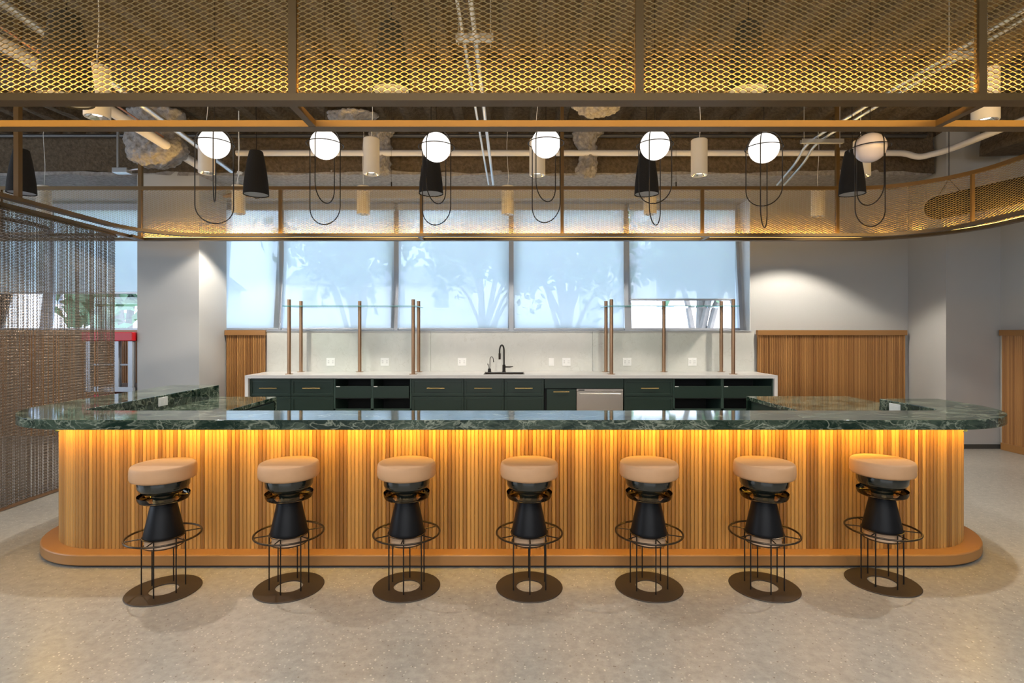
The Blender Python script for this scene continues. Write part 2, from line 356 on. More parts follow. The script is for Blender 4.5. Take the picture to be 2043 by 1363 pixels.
wb = st('wall_back', G().box(XL - .2, 3.425, YB, YB + .32, 0, 1.485), M['wall'], smooth=0)
mk('window_header', G().box(XL - .2, 3.425, YB, YB + .5, 3.39, 4.15), M['wall'], parent=wb, smooth=0)
mk('end_pier', G().prism([(3.425, YB), (5.72, YB), (5.72, YB + .7), (3.425, YB + .7)], 0, 4.15), M['wall'], parent=wb, smooth=0)
mk('rear_skirt', G().box(3.416, 3.4245, YB + .002, YB + .48, 1.50, 3.389), M['wall_blue'], parent=wb, smooth=0)
st('wall_right', G().box(6.2, 6.45, YF, 7.0, 0, 4.15), M['wall'], smooth=0)
st('wall_left', G().box(XL - .2, XL, YF, YB + .3, 0, 4.15), M['wall'], smooth=0)
st('wall_front', G().box(XL - .2, XR + .3, YF - .2, YF, 0, 4.15), M['wall'], smooth=0)
cr = st('wall_right_pier', G().prism([(5.51, 6.86), (6.25, 6.86), (6.25, 8.2), (5.70, 8.2), (5.68, 7.75)], 0, 4.15), M['wall'], smooth=0)
st('baseboard_right', G().box(5.50, 6.20, 6.84, 6.858, 0, 0.055), M['baseb'], smooth=0)
tag(empty('column', (-4.475, 7.4, 0), 'pale plastered column between the chain curtain and the windows', 'column'))
colm = bpy.data.objects['column']
mk('shaft', G().box(-.405, .405, -.34, .34, 0, 4.05), M['wall'], colm, smooth=0, bevel=.004)

# window sill
st('trim_1', G().box(XL, 3.425, YB - .035, YB + .30, 1.487, 1.500), M['alu'], smooth=0)
# windows and mullions: glazing leans outward towards the top
ZB, ZT = 1.50, 3.39; YWB, YWT = 8.02, 8.24
mull = [-8.615, -6.893, -5.17, -4.31, -3.448, -1.724, 0.0, 1.722, 3.40]
def lean(x0, x1, z0, z1, dy0, dy1, g=None):
    g = g or G()
    ya = lambda z: YWB + (YWT - YWB) * (z - ZB) / (ZT - ZB)
    vs = []
    for z in (z0, z1):
        vs += [(x0, ya(z) + dy0, z), (x1, ya(z) + dy0, z), (x1, ya(z) + dy1, z), (x0, ya(z) + dy1, z)]
    return g.add(vs, [(3, 2, 1, 0), (4, 5, 6, 7), (0, 1, 5, 4), (1, 2, 6, 5), (2, 3, 7, 6), (3, 0, 4, 7)])
BLAB = ['raised roller blind at the far left end behind the chain curtain', 'raised roller blind seen through the middle of the chain curtain', 'raised roller blind in the gap between chain curtain and column', 'lowered roller blind directly right of the pale column',
        'lowered roller blind behind the left glass shelf', 'lowered roller blind left of the middle mullion above the sink', 'lowered roller blind right of the middle mullion', 'raised roller blind over the strip of clear window at right']
names = ['beyond the curtain at the far left', 'behind the chain curtain', 'beside the column on its left', 'just right of the column', 'second right of the column', 'above the sink at left', 'above the sink at right', 'over the dark open racks']
for i in range(8):
    x0, x1 = mull[i], mull[i + 1]
    wn = bpy.data.objects.new('window_%d' % (i + 1), None); COL.objects.link(wn); wn.location = (0, 0, 0); wn['kind'] = 'structure'
    fr = G(); lean(x0, x1, ZB, ZB + .035, -.02, .05, fr); lean(x0, x1, ZT - .04, ZT, -.02, .05, fr)
    mk('window_frame', fr, M['alu'], wn, smooth=0)
    mk('mullion', lean(x0 - .05, x0 + .05, ZB, ZT, -.06, .06), M['alu'], wn, smooth=0)
    if i == 7: mk('mullion', lean(x1 - .035, x1 + .02, ZB, ZT, -.06, .06), M['alu'], wn, smooth=0)
    mk('pane', lean(x0 + .035, x1 - .035, ZB + .035, ZT - .04, 0, .008), M['window_glass'], wn, smooth=0)
    zb = {0: 2.065, 1: 2.065, 2: 2.065, 7: 1.965}.get(i, 1.535)
    a0, a1 = (x0 + .035) * .98, (x1 - .035) * .98
    if i == 7: a0, a1 = 1.735, 3.29
    bl = empty('roller_blind', ((a0 + a1) / 2, 7.96, 0), BLAB[i], 'blind', 'roller blinds')
    hw = (a1 - a0) / 2
    nz_ = 24; zt = 3.27
    g = G(); vs = []; fs = []
    for k in range(nz_ + 1):
        xk = -hw + 2 * hw * k / nz_
        y = .004 * math.sin(k * .8 + i)
        vs += [(xk, y, zb), (xk, 0, zt)]
    for k in range(nz_): fs.append((2 * k, 2 * k + 2, 2 * k + 3, 2 * k + 1))
    g.add(vs, fs)
    mk('cloth', g, M['blind'], bl)
    mk('cassette', G().box(-hw - .01, hw + .01, -.03, .06, 3.265, 3.36), M['alu'], bl, smooth=0, bevel=.006)
    mk('bottom_bar', G().box(-hw, hw, -.012, .012, zb - .028, zb), M['alu'], bl, smooth=0, bevel=.004)

# ceiling beam above the windows, fire-sprayed
bmg = rough_box(G(), XL, 5.50, 7.04, YB + .05, 3.56, 4.2, .07, .04, 3)
ob = st('trim_2', bmg, M['spray'], smooth=60); tag(ob, 'rough brown fireproofed ceiling beam above the windows')
ob = st('trim_3', rough_box(G(), 5.66, 6.15, 3.0, 6.55, 3.60, 4.2, .1, .03, 5), M['spray'], smooth=60); tag(ob, 'dark fireproofed beam end beside the right pier')
ob = st('trim_4', rough_box(G(), XL, 5.6, 5.25, 5.42, 3.93, 4.2, .09, .03, 9), M['spray'], smooth=60); tag(ob, 'shallow sprayed ceiling beam behind the metal mesh')
ob = st('trim_5', rough_box(G(), XL, 5.6, 3.2, 3.35, 3.95, 4.2, .1, .03, 11), M['spray'], smooth=60)
tag(ob, 'shallow sprayed ceiling beam nearest the camera')

ob = st('trim_6', rough_box(G(), XL, 5.48, 7.06, YB + .04, 3.525, 3.58, .07, .03, 13), M['spray_pale'], smooth=60); tag(ob, 'rough beam underside above the windows, made paler to stand for window light')  # paler sheet under the brown beam: window light painted into its colour
# fluted wainscot panels
def fluted(name, x0, x1, y, z0, z1, pitch, parent, along='x'):
    n = int((x1 - x0) / pitch); g = G(); p_ = (x1 - x0) / n
    for i in range(n):
        a = x0 + i * p_ + p_ * .06; b = a + p_ * .88; t = float(RNG.random())
        sec = [(a, 0), (a, -.006), (a + p_ * .2, -.014), (b - p_ * .2, -.014), (b, -.006), (b, 0)]
        vs = [(u, v, z0) for u, v in sec] + [(u, v, z1) for u, v in sec]
        g.add(vs, [(0, 1, 7, 6), (1, 2, 8, 7), (2, 3, 9, 8), (3, 4, 10, 9), (4, 5, 11, 10), (6, 7, 8, 9, 10, 11)], t)
    return mk(name, g, M['wood_panel'], parent, loc=(0, y, 0), kind='stuff', smooth=0)
def wains(x0, x1, y, label, z1=1.435):
    e = empty('wainscot', ((x0 + x1) / 2, y, 0), label, 'wall panel', 'fluted wood wall panels')
    h = (x1 - x0) / 2
    mk('backing', G().box(-h, h, -.02, -.002, 0, z1), M['wood_x'], e, smooth=0)
    fluted('fluting', -h, h, -.02, .09, z1, .0245, e)
    mk('cap_rail', G().box(-h - .012, h + .012, -.055, -.002, z1 - .005, z1 + .068), M['wood_x'], e, smooth=0, bevel=.004)
    mk('base_rail', G().box(-h, h, -.045, -.002, 0, .09), M['wood_x'], e, smooth=0, bevel=.003)
    return e
wains(3.50, 5.60, YB - .03, 'fluted oak wall panel right of the pale backsplash')
wains(-4.05, -3.50, YB - .03, 'narrow fluted oak wall panel between column and backsplash')
wains(-8.9, -4.9, YB - .03, 'fluted oak wall panel under the windows behind the chain curtain')
e = wains(-1.55, 1.55, 0, 'fluted oak wall panel on the side wall at far right'); e.location = (6.19, 5.25, 0); e.rotation_euler = (0, 0, -PI / 2)

# ------------------------------------------------------------------ back bar
YC = 7.05                                    # front of the back counter
e = empty('back_counter', (0, 7.4, 0), 'white quartz back counter top with side panels to the floor', 'countertop')
g = G(); SX0, SX1, SY0, SY1 = -.36, .17, 7.19, 7.52
L_ = lambda y: y - 7.4
g.box(-3.46, SX0, L_(YC - .02), L_(YB - .022), .874, .914); g.box(SX1, 3.46, L_(YC - .02), L_(YB - .022), .874, .914)
g.box(SX0, SX1, L_(YC - .02), L_(SY0), .874, .914); g.box(SX0, SX1, L_(SY1), L_(YB - .022), .874, .914)
mk('slab', g, M['quartz'], e, smooth=0)
for sx in (-1, 1):
    mk('side_panel', G().box(min(sx * 3.42, sx * 3.46), max(sx * 3.42, sx * 3.46), L_(YC - .02), L_(YB - .022), 0, .874), M['quartz'], e, smooth=0)
bs = empty('backsplash', (0, YB - .01, .914), 'pale green-grey stone backsplash behind the sink', 'backsplash')
for a_, b_ in ((-3.49, -1.15), (-1.147, 1.16), (1.163, 3.47)):
    mk('panel', G().box(a_, b_, -.01, .008, 0, .573), M['splash'], bs, smooth=0, bevel=.001)

def X7(px, y=7.03): return (px - CXP) * y / F
ZD1, ZD0 = .862, .640                        # drawer front
CY = YC + .02
def cab_body(e, x0, x1, z0=.09, z1=.874):
    h = (x1 - x0) / 2
    mk('body', G().box(-h + .001, h - .001, .02, .62, z0, z1).box(-h, h, .07, .6, 0, z0), M['green'], e, smooth=0)
def shaker(e, name, x0, x1, z0, z1, y=0.0, handle=None):
    fw = .03
    g = G().box(x0, x1, y + .008, y + .02, z0, z1)
    g.box(x0, x1, y, y + .008, z0, z0 + fw).box(x0, x1, y, y + .008, z1 - fw, z1).box(x0, x0 + fw, y, y + .008, z0 + fw, z1 - fw).box(x1 - fw, x1, y, y + .008, z0 + fw, z1 - fw)
    d = mk(name, g, M['green'], e, smooth=0, bevel=.002)
    mk('moulding', G().box(x0 + fw, x1 - fw, y + .0015, y + .008, z0 + fw, z0 + fw + .005).box(x0 + fw, x1 - fw, y + .0015, y + .008, z1 - fw - .005, z1 - fw), M['green_edge'], d, smooth=0)
    if handle:
        hx, hz = handle
        hg = G().tube([(hx - .115, y - .032, hz), (hx + .115, y - .032, hz)], .0065, 8)
        hg.tube([(hx - .085, y - .032, hz), (hx - .085, y, hz)], .005, 6).tube([(hx + .085, y - .032, hz), (hx + .085, y, hz)], .005, 6)
        mk('handle', hg, M['brass'], d)
    return d
def drawer_cab(px0, px1, hpx, label, two=False):
    x0, x1 = X7(px0), X7(px1); c = (x0 + x1) / 2
    e = empty('base_cabinet', (c, CY, 0), label, 'cabinet', 'green base cabinets of the back bar')
    cab_body(e, x0, x1)
    shaker(e, 'drawer', x0 - c + .004, x1 - c - .004, ZD0, ZD1, 0, (X7(hpx) - c, .745))
    shaker(e, 'door', x0 - c + .004, x1 - c - .004, .10, ZD0 - .008, 0)
drawer_cab(495, 578, 534, 'green cabinet with brass-handled drawer at left end of back bar')
drawer_cab(578, 664, 620.5, 'green drawer cabinet just left of the left open rack')
drawer_cab(820, 925, 869, 'wide green drawer cabinet just right of the left open rack')
drawer_cab(925, 1006, 964, 'green drawer cabinet directly left of the sink cabinet')
drawer_cab(1006, 1086, 1045, 'green drawer cabinet under the faucet, left of the narrow pull-out')
drawer_cab(1246, 1345, 1297, 'green drawer cabinet between dishwasher and right open rack')
def rack(px0, px1, cols, label):
    x0, x1 = X7(px0), X7(px1); c = (x0 + x1) / 2
    e = empty('open_rack_cabinet', (c, CY, 0), label, 'cabinet', 'open rack cabinets of the back bar')
    h = (x1 - x0) / 2
    mk('back_panel', G().box(-h, h, .55, .6, 0.09, .87), M['cab_dark'], e, smooth=0)
    fg = G().box(-h, h, 0, .02, .861, .874).box(-h, h, .0, .02, .40, .475).box(-h, h, 0, .55, .09, .11)
    fg.box(-h, -h + .02, 0, .55, .09, .874).box(h - .02, h, 0, .55, .09, .874)
    mids = [(a_ + b_) / 2 for (a_, b_) in zip([q[1] for q in cols[:-1]], [q[0] for q in cols[1:]])]
    for mm_ in mids: fg.box(X7(mm_) - c - .018, X7(mm_) - c + .018, 0, .55, .09, .874)
    mk('frame', fg, M['green_edge'], e, smooth=0)
    for (a_, b_) in cols:
        xa, xb = X7(a_) - c, X7(b_) - c
        d = mk('front_panel', G().box(xa - .012, xb + .012, -.006, .012, .615, .772), M['green'], e, smooth=0, bevel=.002)
        mk('shelf', G().box(xa - .01, xb + .01, .02, .54, .60, .615), M['cab_dark'], e, smooth=0)
        mk('tag', G().box(xa + .0, xa + .05, -.008, -.006, .758, .77), M['plate'], e, smooth=0)
rack(664, 820, [(669, 738), (744, 813)], 'green open rack cabinet with dark slots on the left')
rack(1345, 1546, [(1348, 1440), (1447, 1540)], 'green open rack cabinet with dark slots at right end')
# filler above the appliances + narrow pull out + dishwasher
x0, x1 = X7(1086), X7(1246); c = (x0 + x1) / 2
e = empty('pull_out_cabinet', (X7(1118), CY, 0), 'narrow green pull-out bin cabinet left of the steel dishwasher', 'cabinet')
q = X7(1118)
mk('top_rail', G().box(X7(1087) - q, X7(1245) - q, 0, .02, .742, .874), M['green'], e, smooth=0)
mk('body', G().box(X7(1087) - q, X7(1150) - q, .05, .6, .0, .74), M['cab_dark'], e, smooth=0)
d = mk('door', G().box(X7(1091) - q, X7(1150) - q, -.01, .02, .1, .728), M['green'], e, smooth=0, bevel=.003)
mk('handle', G().tube([(-.09, -.045, .70), (.115, -.045, .70)], .007, 8).tube([(-.07, -.045, .70), (-.07, -.01, .70)], .005, 6).tube([(.09, -.045, .70), (.09, -.01, .70)], .005, 6), M['brass'], d)
e = empty('dishwasher', (X7(1197.5), CY, 0), 'stainless steel dishwasher with bar handle under the back counter', 'dishwasher')
mk('body', G().box(-.30, .30, .03, .6, .02, .735), M['cab_dark'], e, smooth=0)
mk('door', G().box(-.303, .303, -.012, .03, .1, .70), M['steel'], e, smooth=0, bevel=.004)
mk('control_strip', G().box(-.303, .303, -.008, .03, .703, .732), M['steel'], e, smooth=0)
mk('display', G().box(-.28, -.20, -.010, -.008, .71, .726), M['slot'], e, smooth=0)
mk('handle', G().tube([(-.27, -.055, .672), (.27, -.055, .672)], .010, 10).tube([(-.24, -.055, .672), (-.24, -.01, .672)], .007, 6).tube([(.24, -.055, .672), (.24, -.01, .672)], .007, 6), M['steel'], e)
# sink, taps
e = empty('sink', (-.095, 7.355, .914), 'dark undermount sink set in the white back counter', 'sink')
hx, hy = .262, .162
g = G().box(-hx, hx, -hy, -hy + .004, -.2, -.002).box(-hx, hx, hy - .004, hy, -.2, -.002).box(-hx, -hx + .004, -hy, hy, -.2, -.002).box(hx - .004, hx, -hy, hy, -.2, -.002).box(-hx, hx, -hy, hy, -.204, -.2)
mk('basin', g, M['dark_bronze'], e, smooth=0)
mk('rim', G().rail([(-hx - .004, -hy - .004), (hx + .004, -hy - .004), (hx + .004, hy + .004), (-hx - .004, hy + .004)], (-.008, .006), .0, .004, True), M['dark_bronze'], e, smooth=0)
mk('drain', G().lathe([(0, .004), (.03, .004), (.04, 0)], (0, 0, -.2), 20), M['steel'], e)
fx = X7(1005.5, 7.6)
e = empty('faucet', (fx, 7.60, .914), 'tall dark bronze gooseneck faucet behind the sink', 'faucet')
mk('base', G().lathe([(0, 0), (.028, 0), (.027, .006), (.0215, .012), (.0215, .10), (.017, .104), (0, .104)], seg=20), M['black_metal'], e)
pts = [(0, 0, .1), (0, 0, .30)]; d0 = Vector((-.042, -.10, 0)).normalized()
for k in range(1, 13):
    a = PI * k / 12; r = .075; pts.append((d0.x * r * (1 - math.cos(a)), d0.y * r * (1 - math.cos(a)), .30 + .08 * math.sin(a)))
pts.append((d0.x * .15, d0.y * .15, .26))
mk('spout', G().tube(pts, .011, 12), M['black_metal'], e)
mk('spray_head', G().tube([(d0.x * .15, d0.y * .15, .268), (d0.x * .15, d0.y * .15, .185)], .0155, 12), M['dark_bronze'], e)
mk('lever', G().tube([(.018, 0, .072), (.08, 0, .072), (.13, 0, .078)], [.011, .010, .004], 10), M['black_metal'], e)
e = empty('filtered_water_tap', (X7(976.5, 7.6), 7.60, .914), 'small black gooseneck water tap left of the faucet', 'faucet')
mk('base', G().lathe([(0, 0), (.024, 0), (.022, .04), (.018, .05), (0, .05)], seg=16), M['black_metal'], e)
pts = [(.004, 0, .04), (.006, 0, .12)] + [(.006 + .025 * (1 - math.cos(PI * k / 8)), -.01 * k / 8, .17 + .045 * math.sin(PI * k / 8) - (0 if k < 8 else 0)) for k in range(0, 9)] + [(.060, -.012, .14)]
mk('spout', G().tube(pts, [.0045] * (len(pts) - 1) + [.0075], 8), M['black_metal'], e)
mk('lever', G().tube([(-.006, 0, .045), (-.012, 0, .08), (-.026, 0, .118)], [.004, .004, .006], 8), M['black_metal'], e)
# wall outlets
def outlet(px, py, wpx, lab, rocker=False):
    e = empty('wall_outlet', (X7(px, 7.73), YB - .021, EYE + (HY - py) * 7.73 / F), lab, 'outlet', 'outlets in the backsplash')
    hw = wpx * 7.73 / F / 2
    mk('plate', G().box(-hw, hw, -.006, 0, -.057, .057), M['plate'], e, smooth=0, bevel=.002)
    if rocker:
        mk('rocker', G().box(-.016, .016, -.010, -.006, -.033, .033), M['plate'], e, smooth=0, bevel=.001)
    else:
        for sx in (-1, 1):
            r_ = mk('socket', G().box(sx * hw / 2 - .022, sx * hw / 2 + .022, -.009, -.006, -.034, .034), M['plate'], e, smooth=0, bevel=.001)
            mk('slots', G().box(sx * hw / 2 - .008, sx * hw / 2 - .005, -.0095, -.009, .006, .02).box(sx * hw / 2 + .005, sx * hw / 2 + .008, -.0095, -.009, .006, .02).box(sx * hw / 2 - .008, sx * hw / 2 - .005, -.0095, -.009, -.02, -.006).box(sx * hw / 2 + .005, sx * hw / 2 + .008, -.0095, -.009, -.02, -.006), M['slot'], r_, smooth=0)
for px, wd, lab, rk in ((660, 17, 'double white outlet left of the middle post of the left shelf', 0), (768, 17, 'double white outlet right of the middle post of the left shelf', 0), (922, 17, 'double white outlet left of the small water tap', 0), (1100, 11, 'narrow white rocker switch right of the faucet', 1), (1130, 17, 'double white outlet beside the rocker switch', 0), (1251, 17, 'double white outlet left of the middle post of the right shelf', 0), (1381, 17, 'double white outlet right of the middle post of the right shelf', 0)):
    outlet(px, 722, wd, lab, rk)
# glass shelf stands
def shelf_stand(xs_f, xs_r, gx0, gx1, label):
    c = (gx0 + gx1) / 2
    e = empty('glass_shelf_stand', (c, 7.42, .914), label, 'shelf', 'glass shelf stands on the back counter')
    for x, y in [(x, 7.22) for x in xs_f] + [(x, 7.62) for x in xs_r]:
        pg = G().lathe([(0, 0), (.052, 0), (.052, .006), (.0245, .008), (.0245, .996), (.022, .998), (0, .998)], (x - c, y - 7.42, 0), 24)
        mk('post', pg, M['bronze_post'], e)
    s = mk('glass_shelf', G().box(gx0 - c, gx1 - c, -.27, .28, .900, .910), M['shelf_glass'], e, smooth=0)
    mk('glass_edge', G().box(gx0 - c, gx1 - c, -.2725, -.27, .900, .910).box(gx0 - c - .0025, gx0 - c, -.27, .28, .900, .910).box(gx1 - c, gx1 - c + .0025, -.27, .28, .900, .910), M['glass_edge'], s, smooth=0)
shelf_stand([-2.963, -1.307], [-2.96, -2.134, -1.305], -3.02, -1.255, 'glass shelf on five bronze posts at the left of the back counter')
shelf_stand([1.335, 2.96], [1.333, 2.148, 2.956], 1.27, 3.015, 'glass shelf on five bronze posts at the right of the back counter')

# ------------------------------------------------------------------ bar island
BX, BYc = 2.676, 3.986
def u_outline(R, yl, yr, hw=None, ox=0.0):
    """front outline from back-left round the front to back-right; R = corner radius about (+-BX, BYc)"""
    p = [(-BX - R, yl)] + arc(-BX, BYc, R, 180, 270, 20) + arc(BX, BYc, R, 270, 360, 20) + [(BX + R, yr)]
    return p
# marble top
o_ = u_outline(.722, 5.36, 4.31)
o_[0:1] = [(-3.30, 5.43), (-3.37, 5.41), (-3.398, 5.34)]
inner = [(2.93, 4.31)] + arc(2.93 - .10, 3.667 + .10, .10, 0, -90, 6) + arc(-2.93 + .10, 3.667 + .10, .10, 270, 180, 6) + [(-2.93, 5.43)]
top = empty('bar_counter', (0, 3.6, .887), 'raised green marble bar top with rounded front corners', 'countertop')
sh = lambda P, dy: [(x, y - dy) for x, y in P]
mk('slab', G().prism(sh(o_ + inner, 3.6), 0, .060), M['marble'], top, bevel=.004)
up = G().prism(sh([(-3.05, 5.43), (-3.05, 3.62), (3.05, 3.62), (3.05, 4.31), (2.93, 4.31)] + [(2.93, 3.70), (-2.93, 3.70)] + [(-2.93, 5.43)], 3.6), -.075, -.0005)
mk('upstand', up, M['marble'], top, smooth=0)
def duplex(parent, x, y, z, facing):
    o1 = mk('outlet', G().box(0, .006, -.058, .058, -.036, .036), M['plate'], parent, loc=(x, y, z), smooth=0, bevel=.001, label='white outlet plate')
    for s_ in (-1, 1):
        mk('socket', G().box(.006, .008, s_ * .026 - .018, s_ * .026 + .018, -.02, .02), M['plate'], o1, smooth=0)
    if facing < 0: o1.rotation_euler = (0, 0, PI)
duplex(top, -2.929, 4.55 - 3.6, .007, 1)
duplex(top, 2.929, 4.13 - 3.6, .007, -1)
# body with slats
body = empty('bar_island', (0, 3.6, 0), 'curved oak slatted bar front on a wooden plinth', 'bar')
core = u_outline(.485, 5.38, 4.29); core_in = [(x * 1, y) for x, y in [(BX + .30, 4.29), (BX + .30, 3.70), (-BX - .30, 3.70), (-BX - .30, 5.38)]]
mk('core', G().prism(sh(core + core_in, 3.6), .08, .8865), M['wood_x'], body, smooth=30)
pl = u_outline(.60, 5.40, 4.33)
pin = [(BX + .28, 4.33), (BX + .28, 3.72), (-BX - .28, 3.72), (-BX - .28, 5.40)]
mk('plinth', G().prism(sh(pl + pin, 3.6), .012, .082), M['wood_x'], body, bevel=.008)
tk = u_outline(.575, 5.38, 4.31)
mk('toe_kick', G().prism(sh(tk + pin, 3.6), 0, .012), M['rubber'], body)
# slats: half-round strips on the outline, one object each
path = u_outline(.487, 5.38, 4.29)
P = [Vector(p) for p in path]; cum = [0]
for a_, b_ in zip(P[:-1], P[1:]): cum.append(cum[-1] + (b_ - a_).length)
def along(s):
    for i in range(len(P) - 1):
        if s <= cum[i + 1] or i == len(P) - 2:
            t = (s - cum[i]) / (cum[i + 1] - cum[i]); d = (P[i + 1] - P[i]).normalized()
            return P[i] + (P[i + 1] - P[i]) * t, math.atan2(d.y, d.x)
pitch = .0248; sec = []
hw = pitch / 2 * .965
sec = [(-hw, .004), (-hw, -.0115), (-hw * .84, -.0155), (-hw * .35, -.0172), (hw * .35, -.0172), (hw * .84, -.0155), (hw, -.0115), (hw, .004)]
sg = G(); ns_ = len(sec)
sg.add([(x, y, .082) for x, y in sec] + [(x, y, .886) for x, y in sec], [(i, i + 1, ns_ + i + 1, ns_ + i) for i in range(ns_ - 1)] + [tuple(range(ns_ - 1, -1, -1)), tuple(range(ns_, 2 * ns_))])
s_first = cum[1]; s_last = cum[-2]
first = mk('slat', sg, M['wood_slat'], body, smooth=50)
n_sl = int((s_last - s_first) / pitch); p_ = (s_last - s_first) / n_sl
for i in range(n_sl):
    o1 = first if i == 0 else first.copy()
    if i: COL.objects.link(o1)
    q, a = along(s_first + (i + .5) * p_)
    o1.location = (q.x, q.y - 3.6, 0); o1.rotation_euler = (0, 0, a)
side = G()
for (sa, sb) in ((0, s_first), (s_last, cum[-1])):
    k = int((sb - sa) / pitch)
    for i in range(k):
        q, a = along(sa + (i + .5) * (sb - sa) / k); t = float(RNG.random()); ca, sn = math.cos(a), math.sin(a)
        V = [(q.x + x * ca - y * sn, q.y - 3.6 + x * sn + y * ca) for x, y in sec]
        side.add([(x, y, .082) for x, y in V] + [(x, y, .886) for x, y in V], [(j, j + 1, ns_ + j + 1, ns_ + j) for j in range(ns_ - 1)], t)
mk('side_slats', side, M['wood_panel'], body, kind='stuff', smooth=50)
# under-counter light: LED tape and its light
ledp = u_outline(.515, 5.2, 4.2)
mk('led_strip', G().rail(sh(ledp, 3.6), (-.005, .005), .880, .8865), M['led'], body, smooth=0)
area('bar_led_front', (0, BYc - .60, .878), (math.radians(24), 0, 0), 5.35, .02, LIGHTS['bar_w'], (1.0, .57, .08))
for sx in (-1, 1):
    for ang in (15, 45, 75):
        a = math.radians(ang); x = sx * (BX + .6 * math.sin(a)); y = BYc - .6 * math.cos(a)
        o1 = area('bar_led_corner', (x, y, .878), (0, 0, 0), .30, .02, LIGHTS['bar_w'] * .055, (1.0, .57, .08))
        o1.rotation_euler = (Matrix.Rotation(sx * a, 4, 'Z') @ Matrix.Rotation(math.radians(24), 4, 'X')).to_euler()
# lower worktops inside the bar
def cab_island(x0, x1, y0, y1, face):
    pass
wl = empty('lower_worktop', (-2.64, 4.55, .829), 'lower green marble worktop inside the left arm of the bar', 'countertop')
mk('slab', G().box(-.29, .29, -.86, .87, -.035, 0), M['marble'], wl, smooth=0, bevel=.002)
mk('end_panel', G().box(-.29, .29, .84, .87, -.829, -.035), M['marble'], wl, smooth=0)
wr = empty('lower_worktop', (2.9, 4.9, .829), 'lower green marble worktop at the right arm of the bar', 'countertop')
g = G().prism([(-.53, -1.19), (.03, -1.19), (.03, -.58), (.49, -.58), (.49, .52), (.45, .56), (-.53, .56)], -.035, 0)
mk('slab', g, M['marble'], wr, smooth=0, bevel=.002)
mk('end_panel', G().box(-.53, .45, .53, .56, -.829, -.035), M['marble'], wr, smooth=0)
ic = empty('drawer_cabinet', (-2.64, 4.55, 0), 'green drawer cabinet under the left lower marble worktop', 'cabinet')
mk('body', G().box(-.27, .27, -.84, .84, .08, .793).box(-.27, .22, -.84, .84, 0, .08), M['green'], ic, smooth=0)
for k in range(3):
    y0 = -.84 + k * .56
    d = mk('drawer', G().box(.27, .285, y0 + .01, y0 + .55, .60, .775), M['green'], ic, smooth=0, bevel=.002)
    mk('handle', G().tube([(.318, y0 + .17, .70), (.318, y0 + .39, .70)], .0065, 8).tube([(.318, y0 + .20, .70), (.285, y0 + .20, .70)], .005, 6).tube([(.318, y0 + .36, .70), (.285, y0 + .36, .70)], .005, 6), M['brass'], d)
    mk('door', G().box(.27, .285, y0 + .01, y0 + .55, .09, .59), M['green'], ic, smooth=0, bevel=.002)
ir = empty('open_cabinet', (2.9, 4.9, 0), 'dark open cabinet under the right lower marble worktop', 'cabinet')
mk('body', G().box(-.50, -.48, -1.17, .52, 0, .793).box(-.02, 0.0, -1.17, .52, 0, .793).box(-.50, 0.0, -1.17, .52, 0.0, .08), M['green'], ir, smooth=0)
mk('outer_panel', G().box(0.46, .48, -.55, .52, 0, .793), M['wood_y'], ir, smooth=0)

# ------------------------------------------------------------------ bar stools
def make_stool():
    r = empty('bar_stool', (0, 0, 0), 'x', 'stool', 'tan-topped bar stools along the bar')
    seatp = [(0, .641), (.150, .641), (.162, .646), (.1665, .656), (.1675, .680), (.1665, .706), (.164, .717), (.1605, .7225), (.156, .7255), (.150, .7262), (0, .7270)]
    mk('seat', G().lathe(seatp, seg=48), M['tan'], r, smooth=50)
    mk('piping', G().tube([(.157 * math.cos(t * PI / 24), .157 * math.sin(t * PI / 24), .7225) for t in range(48)], .0022, 6, True), M['tan'], r)
    mk('bowl', G().lathe([(0, .6405), (.132, .6405), (.133, .63), (.132, .602), (.122, .582), (.100, .566), (.075, .556), (.062, .552), (.060, .535), (.0, .535)], seg=48), M['black_gloss'], r)
    mk('glass_dish', G().lathe([(.095, .5135), (.112, .5155), (.125, .523), (.131, .536), (.1325, .552), (.1312, .552), (.1297, .537), (.124, .5245), (.112, .5170), (.095, .5150)], seg=48, closed=True), M['smoke'], r)
    mk('dish_core', G().lathe([(0, .5345), (.056, .5345), (.056, .5185), (.10, .5172), (.103, .5145), (.10, .5118), (0, .5118)], seg=40), M['black_gloss'], r)
    mk('cone', G().lathe([(0, .511), (.060, .511), (.066, .500), (.101, .335), (.1035, .322), (.102, .317), (0, .317)], seg=48), M['black_cone'], r)
    mk('drum', G().lathe([(0, .3165), (.094, .3165), (.094, .268), (0, .268)], seg=40), M['pale_drum'], r)
    ring = lambda rad, z, tr, s=48: [(rad * math.cos(2 * PI * k / s), rad * math.sin(2 * PI * k / s), z) for k in range(s)]
    mk('collar', G().tube(ring(.1065, .317, 0), .0035, 6, True), M['dark_bronze'], r)
    mk('lower_collar', G().tube(ring(.1005, .266, 0), .003, 6, True), M['dark_bronze'], r)
    fr = mk('foot_ring', G().tube(ring(.190, .317, 0), .0058, 10, True), M['dark_bronze'], r)
    for k in range(6):
        a = math.radians(30 + 60 * k); ca, sa = math.cos(a), math.sin(a)
        mk('spoke', G().tube([(.105 * ca, .105 * sa, .317), (.188 * ca, .188 * sa, .317)], .0035, 6), M['dark_bronze'], fr)
        mk('leg', G().tube([(.1065 * ca, .1065 * sa, .318), (.1065 * ca, .1065 * sa, .005)], .0038, 6), M['black_metal'], r)
    mk('base_disc', G().lathe([(.075, .0), (.190, .0), (.193, .003), (.190, .006), (.075, .006)], seg=56, closed=True), M['disc_metal'], r)
    return r
stool = make_stool()
